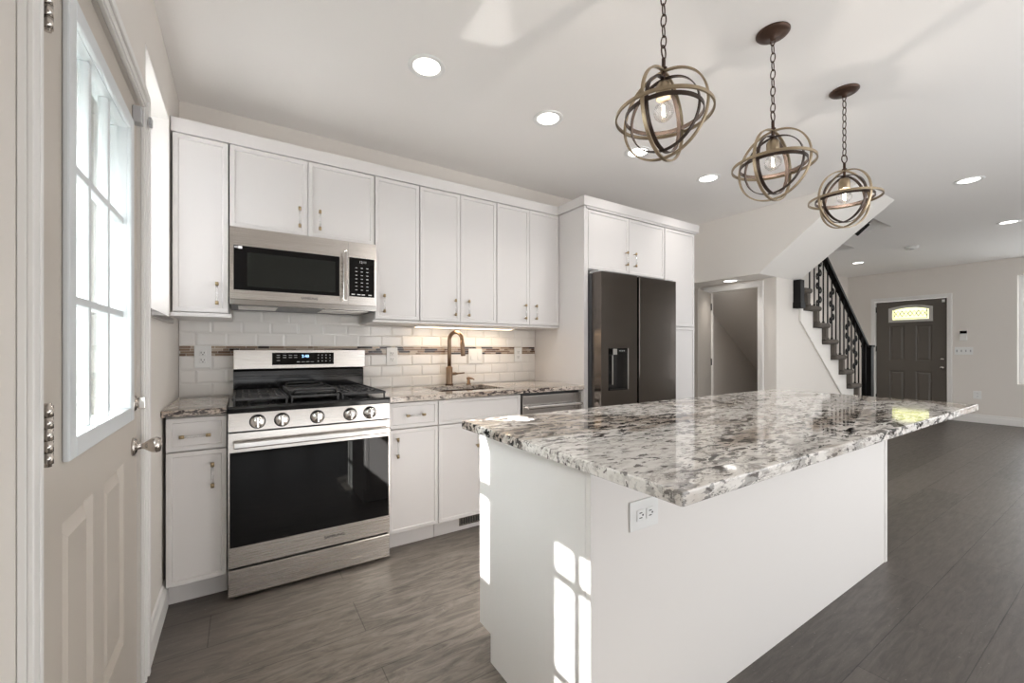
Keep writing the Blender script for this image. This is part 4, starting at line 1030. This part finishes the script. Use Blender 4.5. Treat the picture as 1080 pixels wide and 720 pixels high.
for i, (loc, lab, pw) in enumerate(RL):
    r = r0 if i == 0 else copy_tree(r0)
    r.location = loc; r['label'] = lab
    if pw != 1.0:
        for ch in r.children:
            if ch.type == 'LIGHT': ch.data = ch.data.copy(); ch.data.energy = LAMP*pw
sm = thing('smoke_detector', (8.06, -1.16, ZC), 'white round smoke detector on the living room ceiling', 'smoke detector')
mb = MB(); mb.lathe((8.06, -1.16, ZC-0.0005), [(0.075, 0), (0.075, -0.012), (0.065, -0.03), (0.0, -0.034)], 'z', 28); mb.build('housing', 'white_plastic', sm)
mb = MB(); mb.lathe((8.06, -1.16, ZC-0.034), [(0.022, 0), (0.022, -0.004), (0, -0.004)], 'z', 18); mb.build('test_button', 'grey_plastic', sm)

# ---------------------------------------------------------------- staircase
stc = thing('staircase', (6.6, -0.4, 0.0), 'carpeted staircase rising from the front door to the landing', 'staircase')
for k in range(1, 11):
    xn = nose(k); z = RISE*k
    mb = MB(); mb.box(max(5.51, xn-0.32), xn, -0.915, 0.095, z-0.060, z, 0.028, 5)
    mb.build('tread', 'carpet', stc)
    mb = MB(); mb.box(xn-0.105, xn-0.045, -0.90, 0.095, z-RISE+0.001, z-0.0605); mb.build('riser', 'carpet', stc)
mb = MB()
poly = []
for k in range(10, 0, -1):
    xn = nose(k)-0.108; z = RISE*k-0.063
    if k == 10: poly.append((5.505, z))
    poly += [(xn, z), (xn, z-RISE if k > 1 else 0.002)]
poly += [(7.401, 0.002), (5.505, strz(5.505))]
mb.prism(poly, 'y', -0.858, -0.841); mb.build('stringer', 'bulk', stc)
mb = MB()
mb.box(4.66, 5.505, -0.83, 0.095, 1.9455, 1.946) if False else None
mb.bm.free()
rl = thing('stair_railing', (7.45, -0.86, 0.0), 'black stair railing with wrought iron scroll balusters', 'railing')
def railz(x): return 1.195+0.80*(7.45-x)
mb = MB(); mb.box(7.405, 7.505, -0.91, -0.81, 0.3745, 1.215, 0.003); mb.box(7.395, 7.515, -0.92, -0.80, 1.2155, 1.245, 0.004); mb.build('newel_post', 'blackwood', rl)
mb = MB(); mb.box(5.365, 5.455, -0.915, -0.843, 1.650, 1.944, 0.002); mb.box(5.355, 5.465, -0.922, -0.842, 1.635, 1.70, 0.003); mb.build('newel_post', 'blackwood', rl)
mb = MB()
A = Vector((7.41, -0.86, railz(7.41))); B = Vector((5.60, -0.86, railz(5.60)))
prof = [(-0.03, -0.03), (0.03, -0.03), (0.034, 0.005), (0.02, 0.032), (-0.02, 0.032), (-0.034, 0.005)]
va = [mb.bm.verts.new(A+Vector((0, y, z))) for y, z in prof]; vb = [mb.bm.verts.new(B+Vector((0, y, z))) for y, z in prof]
mb.bm.faces.new(va); mb.bm.faces.new(vb[::-1])
for i in range(6): mb.bm.faces.new((va[i], va[(i+1) % 6], vb[(i+1) % 6], vb[i]))
mb.build('handrail', 'blackwood', rl)
def scroll(mb, x, y, zc, s):
    pts = []
    for i in range(26):
        a = PI*2*i/25*1.35; r = 0.034*(1-0.55*i/25)
        pts.append((x+s*(0.034-r*math.cos(a)), y, zc+r*math.sin(a)*1.25))
    mb.tube(pts, 0.0075, 6)
j = 0
x = 7.33
while x > 5.60:
    k = int((NOSE1-x)/RUN)+1
    zb = RISE*k+0.0005 if k <= 10 else RISE*10
    zt = railz(x)-0.032
    if zt > 2.6: zt = min(zt, 2.72)
    mb = MB(); mb.cyl((x, -0.872, zb), 0.0078, zt-zb, 'z', 8); mb.cyl((x, -0.872, zb), 0.013, 0.018, 'z', 8)
    if j in (3, 5, 9, 12):
        zc = zb+0.22
        n = 0
        while zc < zt-0.12:
            s = 1 if n % 2 else -1
            scroll(mb, x, -0.872, zc, s); scroll(mb, x, -0.872, zc+0.045, -s); zc += 0.155; n += 1
    o = mb.build('baluster', 'blackmetal', rl)
    x -= 0.1175; j += 1
mb = MB()
A = Vector((5.555, -1.43, 2.52)); B = Vector((5.555, -1.02, 2.26))
ur = thing('upper_railing', (5.56, -1.39, 2.4), 'short black rail end beside the upper edge of the sloped soffit', 'railing')
mb.tube([(5.56, -1.337, 2.355), (5.56, -1.435, 2.445)], 0.024, 8, smooth=False); mb.build('rail', 'blackwood', ur)
mb = MB(); mb.tube([(5.56, -1.435, 2.445), (5.56, -1.475, 2.49)], 0.008, 8); mb.box(5.501, 5.56, -1.44, -1.42, 2.43, 2.45); mb.build('bracket', 'blackmetal', ur)

# ---------------------------------------------------------------- far wall fittings
def on_far(name, y0, y1, z0, z1, label, cat):
    t = thing(name, (XF, (y0+y1)/2, (z0+z1)/2), label, cat); return t
t = on_far('wall_outlet', -1.445, -1.355, 0.385, 0.51, 'white wall outlet low on the far wall near the baseboard', 'outlet')
mb = MB(); mb.box(XF-0.007, XF-0.0005, -1.445, -1.355, 0.385, 0.512, 0.002); mb.build('plate', 'white_plastic', t)
for z in (0.425, 0.470):
    mb = MB(); mb.box(XF-0.010, XF-0.0072, -1.418, -1.382, z-0.015, z+0.015, 0.003); mb.mi = 1
    for y in (-1.408, -1.394): mb.box(XF-0.0106, XF-0.0101, y-0.0015, y+0.0015, z-0.003, z+0.008)
    mb.build('receptacle', ['white_plastic', 'slot'], t)
t = on_far('switch_plate', -1.352, -1.142, 1.10, 1.225, 'long white four gang switch plate right of the front door', 'switch plate')
mb = MB(); mb.box(XF-0.007, XF-0.0005, -1.352, -1.142, 1.102, 1.226, 0.002); mb.build('plate', 'white_plastic', t)
for k in range(4):
    y = -1.325+k*0.052; mb = MB(); mb.box(XF-0.012, XF-0.0072, y-0.008, y+0.008, 1.145, 1.183, 0.002); mb.build('toggle_switch', 'grey_plastic', t)
t = on_far('wall_keypad', -1.287, -1.205, 1.335, 1.495, 'small black and white keypad above the switch plate', 'keypad')
mb = MB(); mb.box(XF-0.022, XF-0.0005, -1.287, -1.205, 1.335, 1.495, 0.004); mb.build('housing', 'white_plastic', t)
mb = MB(); mb.box(XF-0.024, XF-0.0222, -1.287, -1.205, 1.450, 1.495, 0.001); mb.build('display', 'black_glass', t)

# ---------------------------------------------------------------- outside the entry door
mb = MB(); mb.box(-6.0, -0.165, -6.0, 3.0, -0.12, -0.02)
struct(mb.build('trim_9', 'ground'), 'pale concrete ground outside the entry door', 'ground')
fn = thing('garden_fence', (-2.6, 0.5, -0.02), 'white board fence seen through the entry door window', 'fence')
mb = MB()
for k in range(30): mb.box(-2.62, -2.60, -3.0+k*0.2, -3.0+k*0.2+0.17, 0.02, 1.85)
mb.build('boards', 'fence', fn)
for k in range(4):
    mb = MB(); mb.box(-2.59, -2.49, -3.0+k*1.8, -2.9+k*1.8, -0.019, 2.0, 0.004); mb.build('post', 'fence', fn)
mb = MB(); mb.box(-2.599, -2.565, -2.9, 2.4, 0.35, 0.43) if False else mb.box(-2.64, -2.621, -3.0, 2.97, 0.4, 0.5); mb.box(-2.64, -2.621, -3.0, 2.97, 1.4, 1.5); mb.build('rail', 'fence', fn)
